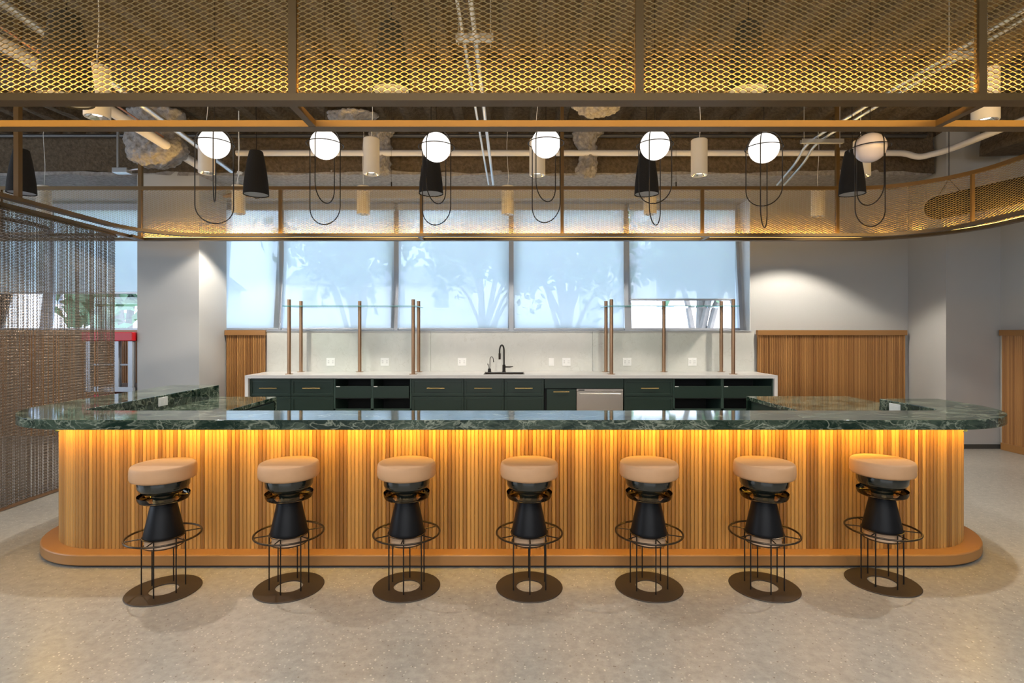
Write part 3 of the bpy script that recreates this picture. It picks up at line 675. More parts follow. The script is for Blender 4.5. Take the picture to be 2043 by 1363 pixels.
slab = ['tan round bar stool at the left end of the row', 'tan bar stool second from the left end', 'tan bar stool third from the left end', 'tan bar stool in the middle of the row of seven', 'tan bar stool third from the right end', 'tan bar stool second from the right end', 'tan round bar stool at the right end of the row']
for i, (px, py) in enumerate(((327, 1178), (577, 1172), (811.5, 1171), (1056, 1171), (1294.5, 1171), (1524.5, 1171), (1760, 1162))):
    d_ = F * EYE / (py - HY); x = (px - CXP) * d_ / F
    rz = [.1, -.05, .02, 0, .12, -.1, .15][i]
    if i == 0: stool.location = (x, d_, 0); stool.rotation_euler = (0, 0, rz); stool['label'] = slab[0]
    else: dup(stool, (x, d_, 0), rz, slab[i])

# ------------------------------------------------------------------ hanging mesh canopy
can = empty('hanging_mesh_canopy', (0, 4.2, 2.511), 'bronze expanded-metal canopy frame hanging round the bar lights', 'canopy')
CYO = 4.2; CZ = 2.511
def cp(P): return [(x, y - CYO) for x, y in P]
H0, H1 = 0, .032
TOP0, TOP1 = .575, .615
yA, yF = 2.445, 6.135                        # centre lines of the outer rail, near and far
RC = .90; xs_ = 4.76
outer_r = [(-4.2, yA), (3.86, yA)] + arc(3.86, yA + RC, RC, -90, 0, 18)[1:] + arc(3.86, yF - RC, RC, 0, 90, 18) + [(-6.9, yF)]
outer_n = [(-6.9, yA), (-4.2, yA)]
mk('outer_rail', G().rail(cp(outer_r), (-.035, .035), H0, H1), M['bronze'], can, smooth=30)
mk('outer_rail', G().rail(cp(outer_n), (-.035, .035), H0, H1), M['bronze'], can, smooth=0)
mk('side_rail', G().rail(cp([(-4.2, yA + .035), (-4.2, yF - .035)]), (-.03, .03), H0, H1), M['bronze'], can, smooth=0)
yB_, yI = 2.755, 5.875; RI = .62
inner_r = [(3.86, yB_)] + arc(3.86, yB_ + RI, RI, -90, 0, 16)[1:] + arc(3.86, yI - RI, RI, 0, 90, 16) + arc(-3.28, yI - .64, .64, 90, 180, 16) + arc(-3.28, yB_ + .64, .64, 180, 270, 16)
mk('inner_rail', G().rail(cp(inner_r), (-.035, .035), H0, H1, True), M['bronze'], can, smooth=30)
mk('inner_rail', G().rail(cp([(-6.9, yI), (-4.3, yI)]), (-.035, .035), H0, H1), M['bronze'], can, smooth=0)
mk('top_rail', G().rail(cp(outer_r), (-.015, .015), TOP0, TOP1), M['bronze'], can, smooth=30)
mk('top_rail', G().rail(cp(outer_n), (-.015, .015), TOP0, TOP1), M['bronze'], can, smooth=0)
for x in (-4.15, -1.0, 2.15):
    for (a_, b_) in ((yA + .035, yB_ - .035), (yI + .035, yF - .035)):
        mk('strut', G().box(x - .018, x + .018, a_ - CYO, b_ - CYO, .001, .031), M['bronze'], can, smooth=0)
posts = [(x, yA) for x in (-5.72, -4.15, -2.56, -.985, .577, 2.12, 3.69)] + [(x, yF) for x in (-5.79, -4.2, -2.615, -1.017, .576, 2.163, 3.694)]
a = math.radians(19); posts += [(3.86 + RC * math.cos(a), yF - RC + RC * math.sin(a)), (xs_, 4.0)]
for x, y in posts:
    pr = mk('post', G().box(-.018, .018, -.014, .014, H1, TOP0), M['bronze'], can, loc=(x, y - CYO, 0), smooth=0)
    if x > 3.8: pr.rotation_euler = (0, 0, -a * 0 + (PI / 2 - .33 if y > 5 else PI / 2))
for x, y in ((-4.2, yF), (.576, yF), (3.694, yF), (-3.90, 4.28), (2.12, yA), (-1.0, yA)):
    top_z = CEIL - CZ - .03
    mk('hanger_post', G().box(-.019, .019, -.019, .019, H1 if x < -3.5 and y < 5 else TOP1, top_z), M['bronze'], can, loc=(x, y - CYO, 0), smooth=0)
# expanded metal: every strand a twisted flat strip, wavy in rows
def panel_mesh(L, h=TOP0 - H1, per=.0510, row=.0113, mapf=None, samp=6):
    nper = max(1, round(L / per)); per = L / nper; ns = nper * samp + 1
    nr = int(h / row); row = h / nr; A = row / 2
    s = np.linspace(0, L, ns); vs = []; fs = []
    ct, stn = math.cos(math.radians(-36)), math.sin(math.radians(-36)); hwid, hth = .0023, .0008
    offs = [(-hwid, -hth), (hwid, -hth), (hwid, hth), (-hwid, hth)]
    k = 0
    for r in range(nr):
        sg = 1 if r % 2 == 0 else -1
        z = row * (r + .5) + sg * A * np.cos(2 * PI * s / per)
        for (u, v_) in offs:
            ny_ = u * ct - v_ * stn; nz_ = u * stn + v_ * ct
            vs.append(np.stack([s, np.full(ns, ny_), z + nz_], 1))
        base = k * 4 * ns; i = np.arange(ns - 1)
        for q in range(4):
            q2 = (q + 1) % 4
            fs.append(np.stack([base + q * ns + i, base + q * ns + i + 1, base + q2 * ns + i + 1, base + q2 * ns + i], 1))
        k += 1
    V = np.concatenate(vs); Fc = np.concatenate(fs)
    if mapf is not None: V = mapf(V)
    me = bpy.data.meshes.new('mesh_panel'); me.vertices.add(len(V)); me.vertices.foreach_set('co', V.astype(np.float32).ravel())
    me.loops.add(len(Fc) * 4); me.loops.foreach_set('vertex_index', Fc.astype(np.int32).ravel())
    me.polygons.add(len(Fc)); me.polygons.foreach_set('loop_start', np.arange(0, len(Fc) * 4, 4, dtype=np.int32))
    me.update(calc_edges=True); me.validate(); me.materials.append(M['mesh'])
    return me
def put_mesh(me, loc, sx=1.0):
    o1 = bpy.data.objects.new('mesh_panel', me); COL.objects.link(o1); o1.parent = can; o1.location = loc; o1.scale = (sx, 1, 1); return o1
LP = 1.54; pm = panel_mesh(LP)
for ylist in (sorted(x for x, y in posts if y == yA), sorted(x for x, y in posts if y == yF and x < 3.7)):
    yy = yA if -5.72 in ylist else yF
    ee = [-6.88] + ylist if True else ylist
    for x0, x1 in zip(ee[:-1], ee[1:]):
        put_mesh(pm, (x0 + .018, yy - CYO, H1), (x1 - x0 - .036) / LP)
curve = [(3.712, yF)] + list(reversed(arc(3.86, yF - RC, RC, 19.5, 90, 16)))
curve2 = list(reversed(arc(3.86, yF - RC, RC, 0, 18.5, 6))) + [(xs_, 4.02)]
curve3 = [(xs_, 3.98)] + list(reversed(arc(3.86, yA + RC, RC, -90, 0, 18))) + [(3.71, yA)]
def path_map(pts):
    Pn = np.array(pts); d = np.diff(Pn, axis=0); Ls = np.hypot(d[:, 0], d[:, 1]); cu = np.concatenate([[0], np.cumsum(Ls)])
    def f(V):
        s = V[:, 0]; x = np.interp(s, cu, Pn[:, 0]); y = np.interp(s, cu, Pn[:, 1])
        i = np.clip(np.searchsorted(cu, s, side='right') - 1, 0, len(Ls) - 1); t = d[i] / Ls[i][:, None]
        n_ = np.stack([t[:, 1], -t[:, 0]], 1) * -1
        return np.stack([x - n_[:, 0] * V[:, 1] * -1, y - n_[:, 1] * V[:, 1] * -1 - CYO, V[:, 2]], 1)
    return f, cu[-1]
for cv in (curve, curve2, curve3):
    f, L = path_map(cv); put_mesh(panel_mesh(L, mapf=f), (0, 0, H1))
# LED tape inside the outer rail
LEDC = (1.0, .58, .13)
led_path = [(-4.15, yA + .028), (3.86, yA + .028)] + arc(3.86, yA + RC, RC - .028, -90, 0, 18)[1:] + arc(3.86, yF - RC, RC - .028, 0, 90, 18) + [(-4.15, yF - .028)]
mk('led_strip', G().rail(cp(led_path), (-.004, .004), H1, H1 + .004), M['led'], can, smooth=0)
o1 = area('canopy_led_near', (-.2, yA + .028, CZ + H1 + .006), (math.radians(180 - 22), 0, 0), 7.9, .012, LIGHTS['led_w'] * 2.4, LEDC)
o1 = area('canopy_led_far', (-.2, yF - .028, CZ + H1 + .006), (math.radians(180 - 12), 0, 0), 7.9, .012, LIGHTS['led_w'] * 1.7, LEDC)
o1 = area('canopy_led_side', (xs_ - .028, 4.3, CZ + H1 + .006), (0, math.radians(180), PI / 2 * 0), .012, 1.9, LIGHTS['led_w'] * .4, LEDC)
for ang in (10, 30, 50, 70):
    a = math.radians(ang); o1 = area('canopy_led_corner', (3.86 + (RC - .03) * math.cos(a), yF - RC + (RC - .03) * math.sin(a), CZ + H1 + .006), (PI, 0, 0), .3, .012, LIGHTS['led_w'] * .04, LEDC)
    o1.rotation_euler = (PI, 0, -(a + PI / 2))
# small ceiling hooks over the far top rail
for px in (781, 1349):
    x = X7(px, yF); mk('hanger_rod', G().tube([(x, yF - CYO, TOP1), (x, yF - CYO, TOP1 + .05)], .008, 6).tube([(x, yF - CYO, TOP1 + .05), (x, yF - CYO, CEIL - CZ - .03)], .0015, 4), M['dark_bronze'], can)

# curved rail of a second curtain beyond
cr2 = empty('curved_curtain_rail', (-5.2, 5.2, 2.511), 'curved bronze curtain rail seen through the chain curtain', 'rail')
mk('rail', G().rail([(x + 5.2, y - 5.2) for x, y in [(-8, 4.68)] + arc(-5.22, 5.24, .56, -90, 90, 16) + [(-8, 5.80)]], (-.025, .025), 0, .03), M['bronze'], cr2, smooth=30)
for x, y in ((-6.5, 4.68), (-6.5, 5.80)):
    mk('hanger', G().box(x + 5.2 - .012, x + 5.2 + .012, y - 5.2 - .012, y - 5.2 + .012, .03, CEIL - 2.52), M['bronze'], cr2, smooth=0)

# chain curtain
cc = empty('chain_curtain', (-4.2, 4.6, 0), 'bronze metal chain curtain hanging left of the bar', 'curtain')
dz = .0066; z = np.arange(.03, 2.50, dz); nzp = len(z); V = []; Fc = []; k = 0
ysr = 3.25
while ysr < 5.72:
    ysr += .0080 + RNG.normal(0, .0012)
    x0 = RNG.normal(0, .006) + .012 * math.sin(ysr * 9)
    sway = .003 * np.sin(z * 2.1 + k)
    zig = np.where(np.arange(nzp) % 2 == 0, .0052, -.0052)
    ctr = np.stack([x0 + .002 * np.where(np.arange(nzp) % 4 < 2, 1, -1), ysr - 4.6 + zig + sway, z], 1)
    for q in range(3):
        a = 2 * PI * q / 3; off = np.array([math.cos(a) * .0030, math.sin(a) * .0024, math.sin(a) * .0024]); V.append(ctr + off)
    i = np.arange(nzp - 1); base = k * 3 * nzp
    for q in range(3):
        q2 = (q + 1) % 3; Fc.append(np.stack([base + q * nzp + i, base + q2 * nzp + i, base + q2 * nzp + i + 1, base + q * nzp + i + 1], 1))
    k += 1
V = np.concatenate(V); Fc = np.concatenate(Fc)
me = bpy.data.meshes.new('chain_strands'); me.vertices.add(len(V)); me.vertices.foreach_set('co', V.astype(np.float32).ravel())
me.loops.add(len(Fc) * 4); me.loops.foreach_set('vertex_index', Fc.astype(np.int32).ravel())
me.polygons.add(len(Fc)); me.polygons.foreach_set('loop_start', np.arange(0, len(Fc) * 4, 4, dtype=np.int32)); me.update(calc_edges=True); me.validate(); me.materials.append(M['chain'])
o1 = bpy.data.objects.new('chain_strands', me); COL.objects.link(o1); o1.parent = cc; o1['kind'] = 'stuff'
mk('bottom_bar', G().box(-.012, .012, 3.25 - 4.6, 5.74 - 4.6, .006, .03), M['bronze_post'], cc, smooth=0)
mk('hanging_track', G().box(-.012, .012, 3.25 - 4.6, 5.74 - 4.6, 2.495, 2.510), M['bronze'], cc, smooth=0)

# ------------------------------------------------------------------ globe pendants in wire frames
GD = 3.40
def make_globe(lit, px, ytop_c, long_b, short_b, rz, label):
    x = (px - CXP) * GD / F * .985; zc = EYE + (HY - ytop_c) * GD / F
    zl = EYE + (HY - long_b) * GD / F - zc; zs = EYE + (HY - short_b) * GD / F - zc
    e = empty('globe_pendant', (x, GD, zc), label, 'pendant lamp', 'globe pendants above the bar', rz=math.radians(rz))
    R = .0905
    prof = [(R * math.sin(PI * k / 24), -R * math.cos(PI * k / 24)) for k in range(25)]; prof[0] = (0.0001, -R); prof[-1] = (.0001, R)
    mk('globe', G().lathe(prof, seg=40), M['globe'] if lit else M['globe_off'], e, smooth=80)
    W = .107
    def loop(zb, ax, W=W, rr=.0034):
        pts = []
        for k in range(17):
            a = PI * k / 16; pts.append((W * math.cos(a), W * math.sin(a)))
        for k in range(17):
            a = PI + PI * k / 16; pts.append((W * math.cos(a), zb + W + W * math.sin(a)))
        return [(u, 0, v) if ax == 0 else (0, u, v) for u, v in pts]
    mk('long_loop', G().tube(loop(zl, 0), .0034, 6, True), M['black_metal'], e)
    mk('short_loop', G().tube(loop(zs, 1, W * .985), .0034, 6, True), M['black_metal'], e)
    mk('equator_ring', G().tube([(.112 * math.cos(2 * PI * k / 40), .112 * math.sin(2 * PI * k / 40), 0.0) for k in range(40)], .0030, 6, True), M['black_metal'], e)
    mk('cap', G().lathe([(0, 0), (.02, 0), (.02, .025), (.006, .035), (0, .035)], (0, 0, R + .008), 16), M['black_metal'], e)
    mk('cord', G().tube([(0, 0, W), (0, 0, CEIL - .02 - zc)], .0022, 6), M['black_metal'], e)
    mk('canopy', G().lathe([(0, 0), (.05, 0), (.05, .02), (0, .02)], (0, 0, CEIL - .04 - zc), 20), M['black_metal'], e)
labs = ['lit globe pendant at the left end, in front of the white cylinder lamp', 'lit globe pendant second from the left end', 'lit globe pendant third from the left, before a black cone lamp', 'lit globe pendant in the middle of the row', 'lit globe pendant third from the right, before a black cone lamp', 'lit globe pendant second from the right, beside bent conduits', 'unlit lilac globe pendant at the right end of the row']
for i, (px, cy, lb, sb, rz) in enumerate(((418.8, 287, 446, 403, 25), (642.7, 289, 448, 405, -14), (868.4, 294, 449, 406, -27), (1090.3, 286, 444, 402, -39), (1311, 290, 449, 406, 57), (1531.7, 296, 454, 411, 55), (1747, 295, 452, 409, 9))):
    make_globe(i < 6, px, cy, lb, sb, rz, labs[i])

# ------------------------------------------------------------------ cylinder downlights
def make_downlight():
    e = empty('cylinder_downlight', (0, 0, 0), 'x', 'ceiling lamp', 'white cylinder downlights')
    mk('housing', G().lathe([(0.0001, .36), (.072, .36), (.080, .352), (.080, .004), (.078, 0), (.072, 0), (.072, .03), (0.0001, .03)], seg=36), M['lamp_white'], e)
    mk('reflector', G().lathe([(.072, .001), (.066, .003), (.045, .026), (.0001, .0285)], seg=32), M['reflector'], e)
    mk('lens', G().lathe([(.0001, .020), (.030, .020), (.030, .027), (.0001, .027)], seg=20), M['spot_on'], e)
    return e
dl = None; ROW = []
def place_dl(px, pyb, d, label, cord=0, power=1.0):
    global dl
    x = (px - CXP) * d / F; zb = EYE + (HY - pyb) * d / F + .0
    if dl is None: dl = make_downlight(); o1 = dl; o1.location = (x, d, zb); o1['label'] = label
    else:
        o1 = dup(dl, (x, d, zb), 0, label)
        for c in list(o1.children):
            if c.name.startswith(('cord', 'canopy')): bpy.data.objects.remove(c)
    top_z = CEIL - .03 - zb
    pts = []
    for k in range(9):
        t = k / 8; pts.append((.012 * math.sin(t * 5 + px) * (1 if 0 < k < 8 else 0), 0, .36 + (top_z - .36) * t))
    mk('cord', G().tube(pts, .003, 5), M['plate'], o1)
    mk('canopy', G().lathe([(0.0001, 0), (.06, 0), (.063, .006), (.063, .02), (.0001, .02)], (0, 0, top_z - .02), 24), M['plate'], o1)
    sp = bpy.data.lights.new('downlight_beam', 'SPOT'); sp.energy = LIGHTS['spot_w'] * power; sp.spot_size = math.radians(118); sp.spot_blend = .3; sp.color = (1.0, .91, .78); sp.shadow_soft_size = .03
    so = bpy.data.objects.new('downlight_beam', sp); COL.objects.link(so); so.location = (x, d, zb - .005)
for px, d, yb, lab in ((194, 3.8, 235, 'near white cylinder downlight at upper left between the rails'), (1966, 3.8, 242, 'near white cylinder downlight at upper right between the rails')):
    place_dl(px, yb, d, lab)
for px, yb, lab in ((413, 346, 'white cylinder lamp behind the leftmost globe'), (741, 348, 'white cylinder lamp between second and third globes'), (1072, 350, 'white cylinder lamp behind the middle globe'), (1395, 350, 'white cylinder lamp between fifth and sixth globes'), (1719, 352, 'white cylinder lamp behind the unlit globe')):
    place_dl(px, yb, 5.45, lab, power=.55)
for px, yb, lab in ((88, 428, 'white cylinder lamp behind mesh above the chain curtain'), (476, 427, 'white cylinder lamp behind mesh near the column'), (725, 428, 'white cylinder lamp behind mesh above the left glass shelf'), (1013, 428, 'white cylinder lamp behind mesh over the sink'), (1297, 428, 'white cylinder lamp behind mesh above the right glass shelf'), (1632, 432, 'white cylinder lamp behind mesh lighting the right wall')):
    place_dl(px, yb, 6.85, lab, power=1.15 if px in (476, 1632) else .45)

def plain_dl(x, y, z, label, power):
    o1 = dup(dl, (x, y, z), 0, label)
    sp = bpy.data.lights.new('downlight_beam', 'SPOT'); sp.energy = LIGHTS['spot_w'] * power; sp.spot_size = math.radians(100); sp.spot_blend = .6; sp.color = (1.0, .93, .84); sp.shadow_soft_size = .04
    so = bpy.data.objects.new('downlight_beam', sp); COL.objects.link(so); so.location = (x, y, z - .005)
for x, lab in ((-3.0, 'white cylinder lamp above the floor in front, far left'), (-1.0, 'white cylinder lamp above the floor in front, left of centre'), (1.0, 'white cylinder lamp above the floor in front, right of centre'), (3.0, 'white cylinder lamp above the floor in front, far right')):
    plain_dl(x, 1.2, 2.92, lab, .75)

# ------------------------------------------------------------------ black cone pendants
def make_cone():
    e = empty('cone_pendant', (0, 0, 0), 'x', 'pendant lamp', 'black felt cone pendants')
    mk('shade', G().lathe([(.0001, .385), (.048, .385), (.056, .378), (.070, .31), (.086, .21), (.100, .10), (.106, 0), (.103, 0), (.097, .02), (.0001, .022)], seg=36), M['felt'], e)
    mk('diffuser', G().lathe([(.0001, .006), (.099, .006), (.099, .014), (.0001, .014)], seg=32), M['felt_in'], e)
    return e
cn = None
for px, yb, d, sc, lab in ((43, 386, 4.75, 1, 'black cone pendant at far left behind the bronze hanger post'), (511, 389, 4.75, 1, 'black cone pendant between first and second globes'), (860, 387, 4.75, 1, 'black cone pendant behind the third globe'), (1290, 388, 4.75, 1, 'black cone pendant behind the fifth globe'), (1700, 388, 4.75, 1, 'black cone pendant beside the unlit globe at right'),
                       (132, 200, 3.05, 1.25, 'black cone pendant behind mesh at upper left'), (780, 183, 3.05, 1, 'black cone pendant behind mesh at upper centre left'), (1492, 183, 3.05, 1, 'black cone pendant behind mesh at upper right')):
    x = (px - CXP) * d / F; zb = EYE + (HY - yb) * d / F
    if cn is None: cn = make_cone(); o1 = cn; o1.location = (x, d, zb); o1['label'] = lab
    else:
        o1 = dup(cn, (x, d, zb), 0, lab)
        for c in list(o1.children):
            if c.name.startswith('cord'): bpy.data.objects.remove(c)
    o1.scale = (sc, sc, sc)
    mk('cord', G().tube([(0, 0, .38), (.004, 0, .46), (0, 0, .55), (0, 0, (CEIL - .03 - zb) / sc)], .003, 5), M['black_metal'], o1)

# ------------------------------------------------------------------ pipes, conduits, hangers under the ceiling
def pipe(name, pts, r, mat, label, cat='pipe', seg=14): return mk(name, G().tube(pts, r, seg), mat, label=label, cat=cat)
def fillet(pts, rad=.12, n=6):
    P_ = [Vector(p) for p in pts]; out = [P_[0]]
    for a_, b_, c_ in zip(P_[:-2], P_[1:-1], P_[2:]):
        u = (a_ - b_).normalized(); v = (c_ - b_).normalized(); r_ = min(rad, (a_ - b_).length / 2, (c_ - b_).length / 2)
        for k in range(n + 1):
            t = k / n; out.append((b_ + u * r_) * (1 - t) ** 2 + b_ * 2 * t * (1 - t) + (b_ + v * r_) * t ** 2)
    out.append(P_[-1]); return [p[:] for p in out]
pipe('water_pipe', fillet([(-3.45, 6.8, 3.725), (4.95, 6.8, 3.725), (5.10, 6.78, 3.66), (5.24, 6.5, 3.66), (5.32, 3.4, 3.64)], .1), .037, M['white_pipe'], 'white pipe along the beam, turning forward at the right')
pipe('sprinkler_pipe', [(-8.9, 6.92, 3.985), (5.3, 6.92, 3.985)], .024, M['grey_pipe'], 'thin dark pipe high along the brown beam')
pipe('drain_pipe', [(-3.62, 3.3, 3.56), (-3.93, 7.0, 3.56)], .05, M['white_pipe'], 'sloping white pipe at upper left by the copper line')
pipe('copper_pipe', [(-3.56, 3.3, 3.64), (-3.86, 6.0, 3.64)], .010, M['copper'], 'thin copper line above the sloping white pipe')
pipe('grey_conduit', [(-3.40, 3.4, 3.70), (-3.62, 7.0, 3.56)], .03, M['galv'], 'grey conduit right of the sloping white pipe')
for x, lab in ((-.315, 'left one of two straight galvanised conduits overhead'), (-.235, 'right one of two straight galvanised conduits overhead')):
    pipe('conduit', [(x, 2.9, 3.40), (x + (.02 if x < -.3 else 0), 7.05, 3.40)], .016 if x > -.3 else .011, M['galv'], lab, 'conduit')
for dx, lab in ((0, 'left one of two bent galvanised conduits at right'), (.09, 'right one of two bent galvanised conduits at right')):
    pipe('bent_conduit', fillet([(3.10 + dx, 2.9, 3.42), (3.03 + dx, 5.55, 3.42), (3.22 + dx, 6.1, 3.40), (3.44 + dx, 7.0, 3.38)], .25), .015, M['galv'], lab, 'conduit')
def strut_hanger(x, y, w_, z, lab):
    e = empty('strut_hanger', (x, y, z), lab, 'hanger', 'strut hangers under the ceiling')
    mk('channel', G().box(-w_, w_, -.02, .02, -.04, -.02).box(-w_, w_, -.02, -.017, -.02, 0).box(-w_, w_, .017, .02, -.02, 0), M['galv'], e, smooth=0)
    for sx in (-1, 1): mk('rod', G().tube([(sx * w_ * .85, 0, -.08), (sx * w_ * .85, 0, CEIL - z - .03)], .004, 6), M['galv'], e)
strut_hanger(-.235, 3.47, .12, 3.385, 'strut hanger across the two straight conduits')
strut_hanger(3.10, 5.40, .21, 3.40, 'strut hanger under the bend of the right conduits')
strut_hanger(3.12, 3.72, .13, 3.40, 'strut hanger behind mesh at upper right')
# junction box on a conduit
e = empty('junction_box', (X7(250, 6.6), 6.6, 3.47), 'grey junction box on a conduit drop near the column', 'junction box')
mk('box', G().box(-.13, .05, -.05, .05, -.06, 0.0), M['galv'], e, smooth=0, bevel=.004)
mk('conduit_drop', G().tube([(-.09, 0, 0), (-.09, 0, .60)], .014, 10), M['galv'], e)
mk('flex_conduit', G().tube([(.05, 0, -.02), (.11, 0, -.01), (.16, 0, -.005)], .012, 8), M['galv'], e)
# lumpy sprayed hangers (conduit supports covered with fireproofing)
def lump(name, x, y, zs, rs, lab, mat='spray_pale', seed=0):
    g = G(); seg = 16; vs = []; fs = []
    rr = np.random.default_rng(seed)
    n_ = len(zs)
    for i, (zz, r_) in enumerate(zip(zs, rs)):
        for k in range(seg):
            a = 2 * PI * k / seg; q = r_ * (1 + .22 * (rr.random() - .5)); vs.append((q * math.cos(a) + .03 * math.sin(i * 1.7 + seed), q * math.sin(a) * .7, zz))
    for i in range(n_ - 1):
        for k in range(seg): fs.append((i * seg + k, i * seg + (k + 1) % seg, (i + 1) * seg + (k + 1) % seg, (i + 1) * seg + k))
    fs += [tuple(range(seg)), tuple(range((n_ - 1) * seg, n_ * seg))]
    g.add(vs, fs); o1 = mk(name, g, M[mat], loc=(x, y, 0), smooth=60, label=lab, cat='bracket', group='sprayed brackets')
    sm = o1.modifiers.new('sub', 'SUBSURF'); sm.levels = 3; sm.render_levels = 3
    tx = bpy.data.textures.get('lumps') or bpy.data.textures.new('lumps', 'CLOUDS'); tx.noise_scale = .07; tx.noise_depth = 4
    dm = o1.modifiers.new('rough', 'DISPLACE'); dm.texture = tx; dm.strength = .09; dm.mid_level = .5
    return o1
lump('sprayed_bracket', X7(762, 6.86), 6.86, [3.47, 3.50, 3.58, 3.70, 3.82, 3.92, 3.97, 4.02], [.07, .12, .13, .10, .09, .10, .13, .2], 'grey lumpy sprayed bracket behind the second cylinder lamp', seed=1)
lump('sprayed_bracket', X7(1172, 6.86), 6.86, [3.43, 3.46, 3.53, 3.62, 3.74, 3.86, 3.98, 4.02], [.05, .12, .14, .12, .10, .13, .17, .24], 'grey lumpy sprayed bracket right of the middle globe', seed=2)
lump('sprayed_bracket', X7(312, 6.2), 6.2, [3.36, 3.40, 3.46, 3.55, 3.66, 3.78, 3.95, 4.02], [.06, .22, .30, .34, .33, .30, .30, .34], 'large lumpy sprayed bracket in front of the column top', seed=3)
lump('sprayed_bracket', X7(700, 6.3), 6.3, [3.88, 3.92, 3.97, 4.02], [.12, .2, .26, .34], 'pale sprayed bracket above the second globe', seed=4)
lump('sprayed_bracket', X7(1190, 6.0), 6.0, [3.88, 3.92, 3.97, 4.02], [.14, .2, .26, .3], 'pale sprayed bracket just above the orange rail', seed=5)
# valves near the column
e = empty('sprinkler_valve', (X7(470, 6.9), 6.95, 3.24), 'brass sprinkler valve hanging beside the column top', 'valve')
mk('drop_pipe', G().tube([(.12, 0, .0), (.12, 0, .30)], .03, 12), M['grey_pipe'], e)
mk('valve_body', G().tube([(-.18, 0, -.02), (-.02, 0, 0), (.12, 0, .0), (.26, 0, -.01)], [.02, .035, .03, .035], 12), M['bronze_post'], e)
mk('handwheel', G().tube([(.26 + .045 * math.cos(t), -.02, -.01 + .045 * math.sin(t)) for t in [2 * PI * k / 20 for k in range(20)]], .008, 6, True), M['grey_pipe'], e)
e = empty('flex_cable', (X7(478, 6.3), 6.3, 3.33), 'white cable knot hanging beside the first black cone', 'cable')
mk('cable', G().tube([(-.01, 0, .72), (-.01, 0, .02), (.02, .01, 0), (-.02, .02, -.02), (.01, -.01, .01), (-.02, 0, -.06), (-.03, 0, -.13)], .006, 6), M['plate'], e)
mk('knot', G().tube([(.03 * math.cos(k * 1.3), .02 * math.sin(k * 2.1), .018 * math.sin(k * 1.9)) for k in range(14)], .007, 6), M['plate'], e)
# tubular felt pendant beyond the mesh at right
e = empty('tube_pendant', (4.95, 6.45, 2.93), 'long black tubular pendant beyond the mesh at right', 'pendant lamp')
dv = Vector((.30, -1.0, 0)).normalized(); p0 = Vector((0, 0, 0))
L = 2.0; pp = []; rr_ = []
for k in range(7): t = k / 6; pp.append(p0 + dv * (.13 * (1 - math.cos(t * PI / 2)))); rr_.append(max(.012, .135 * math.sin(t * PI / 2)))
pp.append(p0 + dv * 2.0); rr_.append(.135)
mk('tube', G().tube([p[:] for p in pp], rr_, 24), M['felt'], e)
for s_ in (.25, 1.1):
    c_ = p0 + dv * s_
    mk('cord', G().tube([(c_ + Vector((0, 0, .30)))[:], (c_ + Vector((0, 0, CEIL - 2.82)))[:]], .004, 5).tube([(c_ - dv * .13 + Vector((0, 0, .12)))[:], (c_ + Vector((0, 0, .30)))[:], (c_ + dv * .13 + Vector((0, 0, .12)))[:]], .004, 5), M['black_metal'], e)

# ------------------------------------------------------------------ red trolley behind the curtain
e = empty('red_work_lift', (-5.23, 7.3, 0), 'red and grey work lift standing between curtain and column', 'lift')
mk('base', G().box(-.26, .30, -.25, .3, .12, .66), M['red'], e, smooth=0, bevel=.02)
mk('platform', G().box(-.30, .32, -.28, .3, .70, .76), M['alu'], e, smooth=0, bevel=.004)
mk('top_rail', G().box(-.33, .33, -.30, .3, 1.36, 1.475), M['red'], e, smooth=0, bevel=.01)
for x in (-.27, .10, .28):
    mk('post', G().box(x - .03, x + .03, -.27, -.21, .76, 1.36), M['alu'], e, smooth=0, bevel=.004)
mk('mid_rail', G().tube([(-.27, -.24, 1.05), (.28, -.24, 1.05)], .014, 8), M['alu'], e)
for x in (-.17, .20):
    for y in (-.18, .22):
        wv = mk('wheel', G().lathe([(.0001, -.03), (.10, -.03), (.12, -.02), (.12, .02), (.10, .03), (.0001, .03)], seg=24), M['rubber'], e, loc=(x, y, .12)); wv.rotation_euler = (PI / 2, 0, 0)
mk('battery_box', G().box(.16, .29, -.33, -.255, .42, .58), M['pale_drum'], e, smooth=0, bevel=.01)

# ------------------------------------------------------------------ outside: ground, houses, trees
tag(mk('ground_outside', G().box(-40, 40, 8.4, 70, -1.1, -1.0), M['lawn'], smooth=0), 'pale ground outside the windows', 'ground', kind='structure')
def house(x0, x1, y0, y1, z1, label, nw):
    e = empty('far_house', ((x0 + x1) / 2, y0, -1.0), label, 'building', 'houses outside the windows')
    h = (x1 - x0) / 2
    mk('wall', G().box(-h, h, 0, y1 - y0, 0, z1), M['stucco'], e, smooth=0)
    mk('roof', G().add([(-h - .4, -.4, z1), (h + .4, -.4, z1), (h + .4, y1 - y0 + .4, z1), (-h - .4, y1 - y0 + .4, z1), (-h - .4, (y1 - y0) / 2, z1 + 1.6), (h + .4, (y1 - y0) / 2, z1 + 1.6)], [(0, 1, 5, 4), (3, 4, 5, 2), (0, 4, 3), (1, 2, 5), (0, 3, 2, 1)]), M['roofm'], e, smooth=0)
    for k in range(nw):
        for zz in (1.2, 3.9):
            if zz + 1.3 < z1:
                x = -h + (k + .5) * 2 * h / nw
                f_ = mk('window', G().box(x - .55, x + .55, -.06, -.0, zz, zz + 1.3), M['stucco'], e, smooth=0)
                mk('pane', G().box(x - .45, x + .45, -.075, -.06, zz + .1, zz + 1.2), M['far_glass'], f_, smooth=0)
house(4.5, 16, 28, 36, 6.0, 'white house outside the clear strip of the right window', 5)
house(-14, -3, 34, 42, 5.5, 'pale house outside left of the middle windows', 4)
house(-34, -20, 30, 40, 5.5, 'pale house outside at far left', 4)
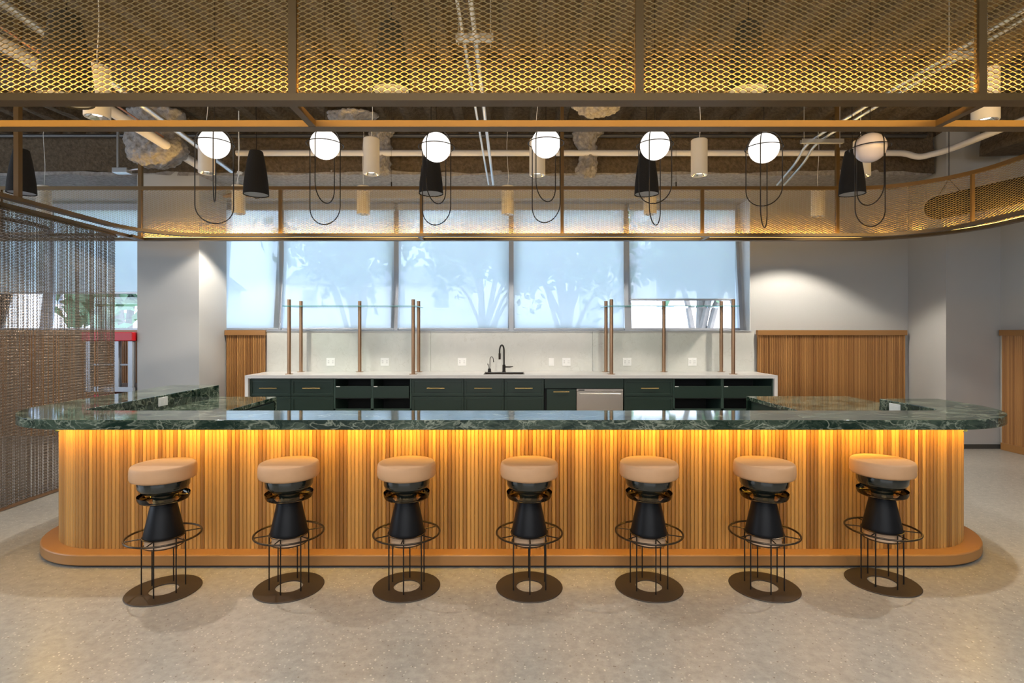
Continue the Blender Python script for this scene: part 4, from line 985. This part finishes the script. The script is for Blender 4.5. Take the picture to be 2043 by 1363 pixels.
def tree(x, y, h, cr, label, seed):
    rr = np.random.default_rng(seed)
    e = empty('street_tree', (x, y, -1.0), label, 'tree', 'trees outside the windows')
    g = G(); th = h * .45
    g.tube([(0, 0, 0), (.1 * rr.normal(), .1, th * .5), (.2 * rr.normal(), 0, th), (.3 * rr.normal(), 0, h * .8)], [.22, .17, .13, .04], 8)
    tips = []
    for k in range(7):
        a = rr.random() * 2 * PI; z0 = th * (.5 + .5 * rr.random()); L = cr * (.6 + .4 * rr.random())
        tip = (math.cos(a) * L, math.sin(a) * L, z0 + h * .3 + rr.random() * h * .2); tips.append(tip)
        g.tube([(0, 0, z0), (tip[0] * .45, tip[1] * .45, z0 + (tip[2] - z0) * .6), tip], [.09, .06, .02], 6)
    mk('trunk', g, M['bark'], e)
    ctrs = tips + [(rr.normal() * cr * .4, rr.normal() * cr * .4, h * (.65 + .3 * rr.random())) for _ in range(9)]
    N = 2600; idx = rr.integers(0, len(ctrs), N); C = np.array(ctrs)[idx] + rr.normal(size=(N, 3)) * cr * .23
    u = rr.normal(size=(N, 3)); u /= np.linalg.norm(u, axis=1)[:, None]; v = np.cross(u, rr.normal(size=(N, 3))); v /= np.linalg.norm(v, axis=1)[:, None]
    s_ = .17; V = np.stack([C - u * s_, C - v * s_ * .6, C + u * s_, C + v * s_ * .6], 1).reshape(-1, 3)
    g = G(); g.v = list(map(tuple, V)); g.f = [(4 * i, 4 * i + 1, 4 * i + 2, 4 * i + 3) for i in range(N)]
    mk('crown', g, M['leaf'], e, kind='stuff', smooth=0)
for x, y, h, cr, lab in ((-8.0, 11.2, 4.8, 1.0, 'dense low tree outside close behind the far left glazing'), (-14.4, 13.5, 5.6, 1.6, 'broad leafy tree outside beyond the chain curtain'), (-21, 19, 7, 2.2, 'leafy tree outside at the far left behind the chain curtain'), (-10.8, 14.5, 6.2, 1.4, 'leafy tree outside seen between curtain and column'), (-4.6, 16, 7.2, 1.9, 'tree shadowed on the blind behind the left glass shelf'), (-1.0, 21, 7.5, 1.9, 'tree shadowed on the blind left of the middle mullion'), (1.6, 16, 7, 1.8, 'tree shadowed on the blind right of the middle mullion'), (4.1, 11.8, 5.4, 1.1, 'tree outside at left of the clear window strip'), (8.0, 19, 7.5, 2.0, 'branching tree outside at right of the clear window strip')):
    tree(x, y, h, cr, lab, int(abs(x * 10)))
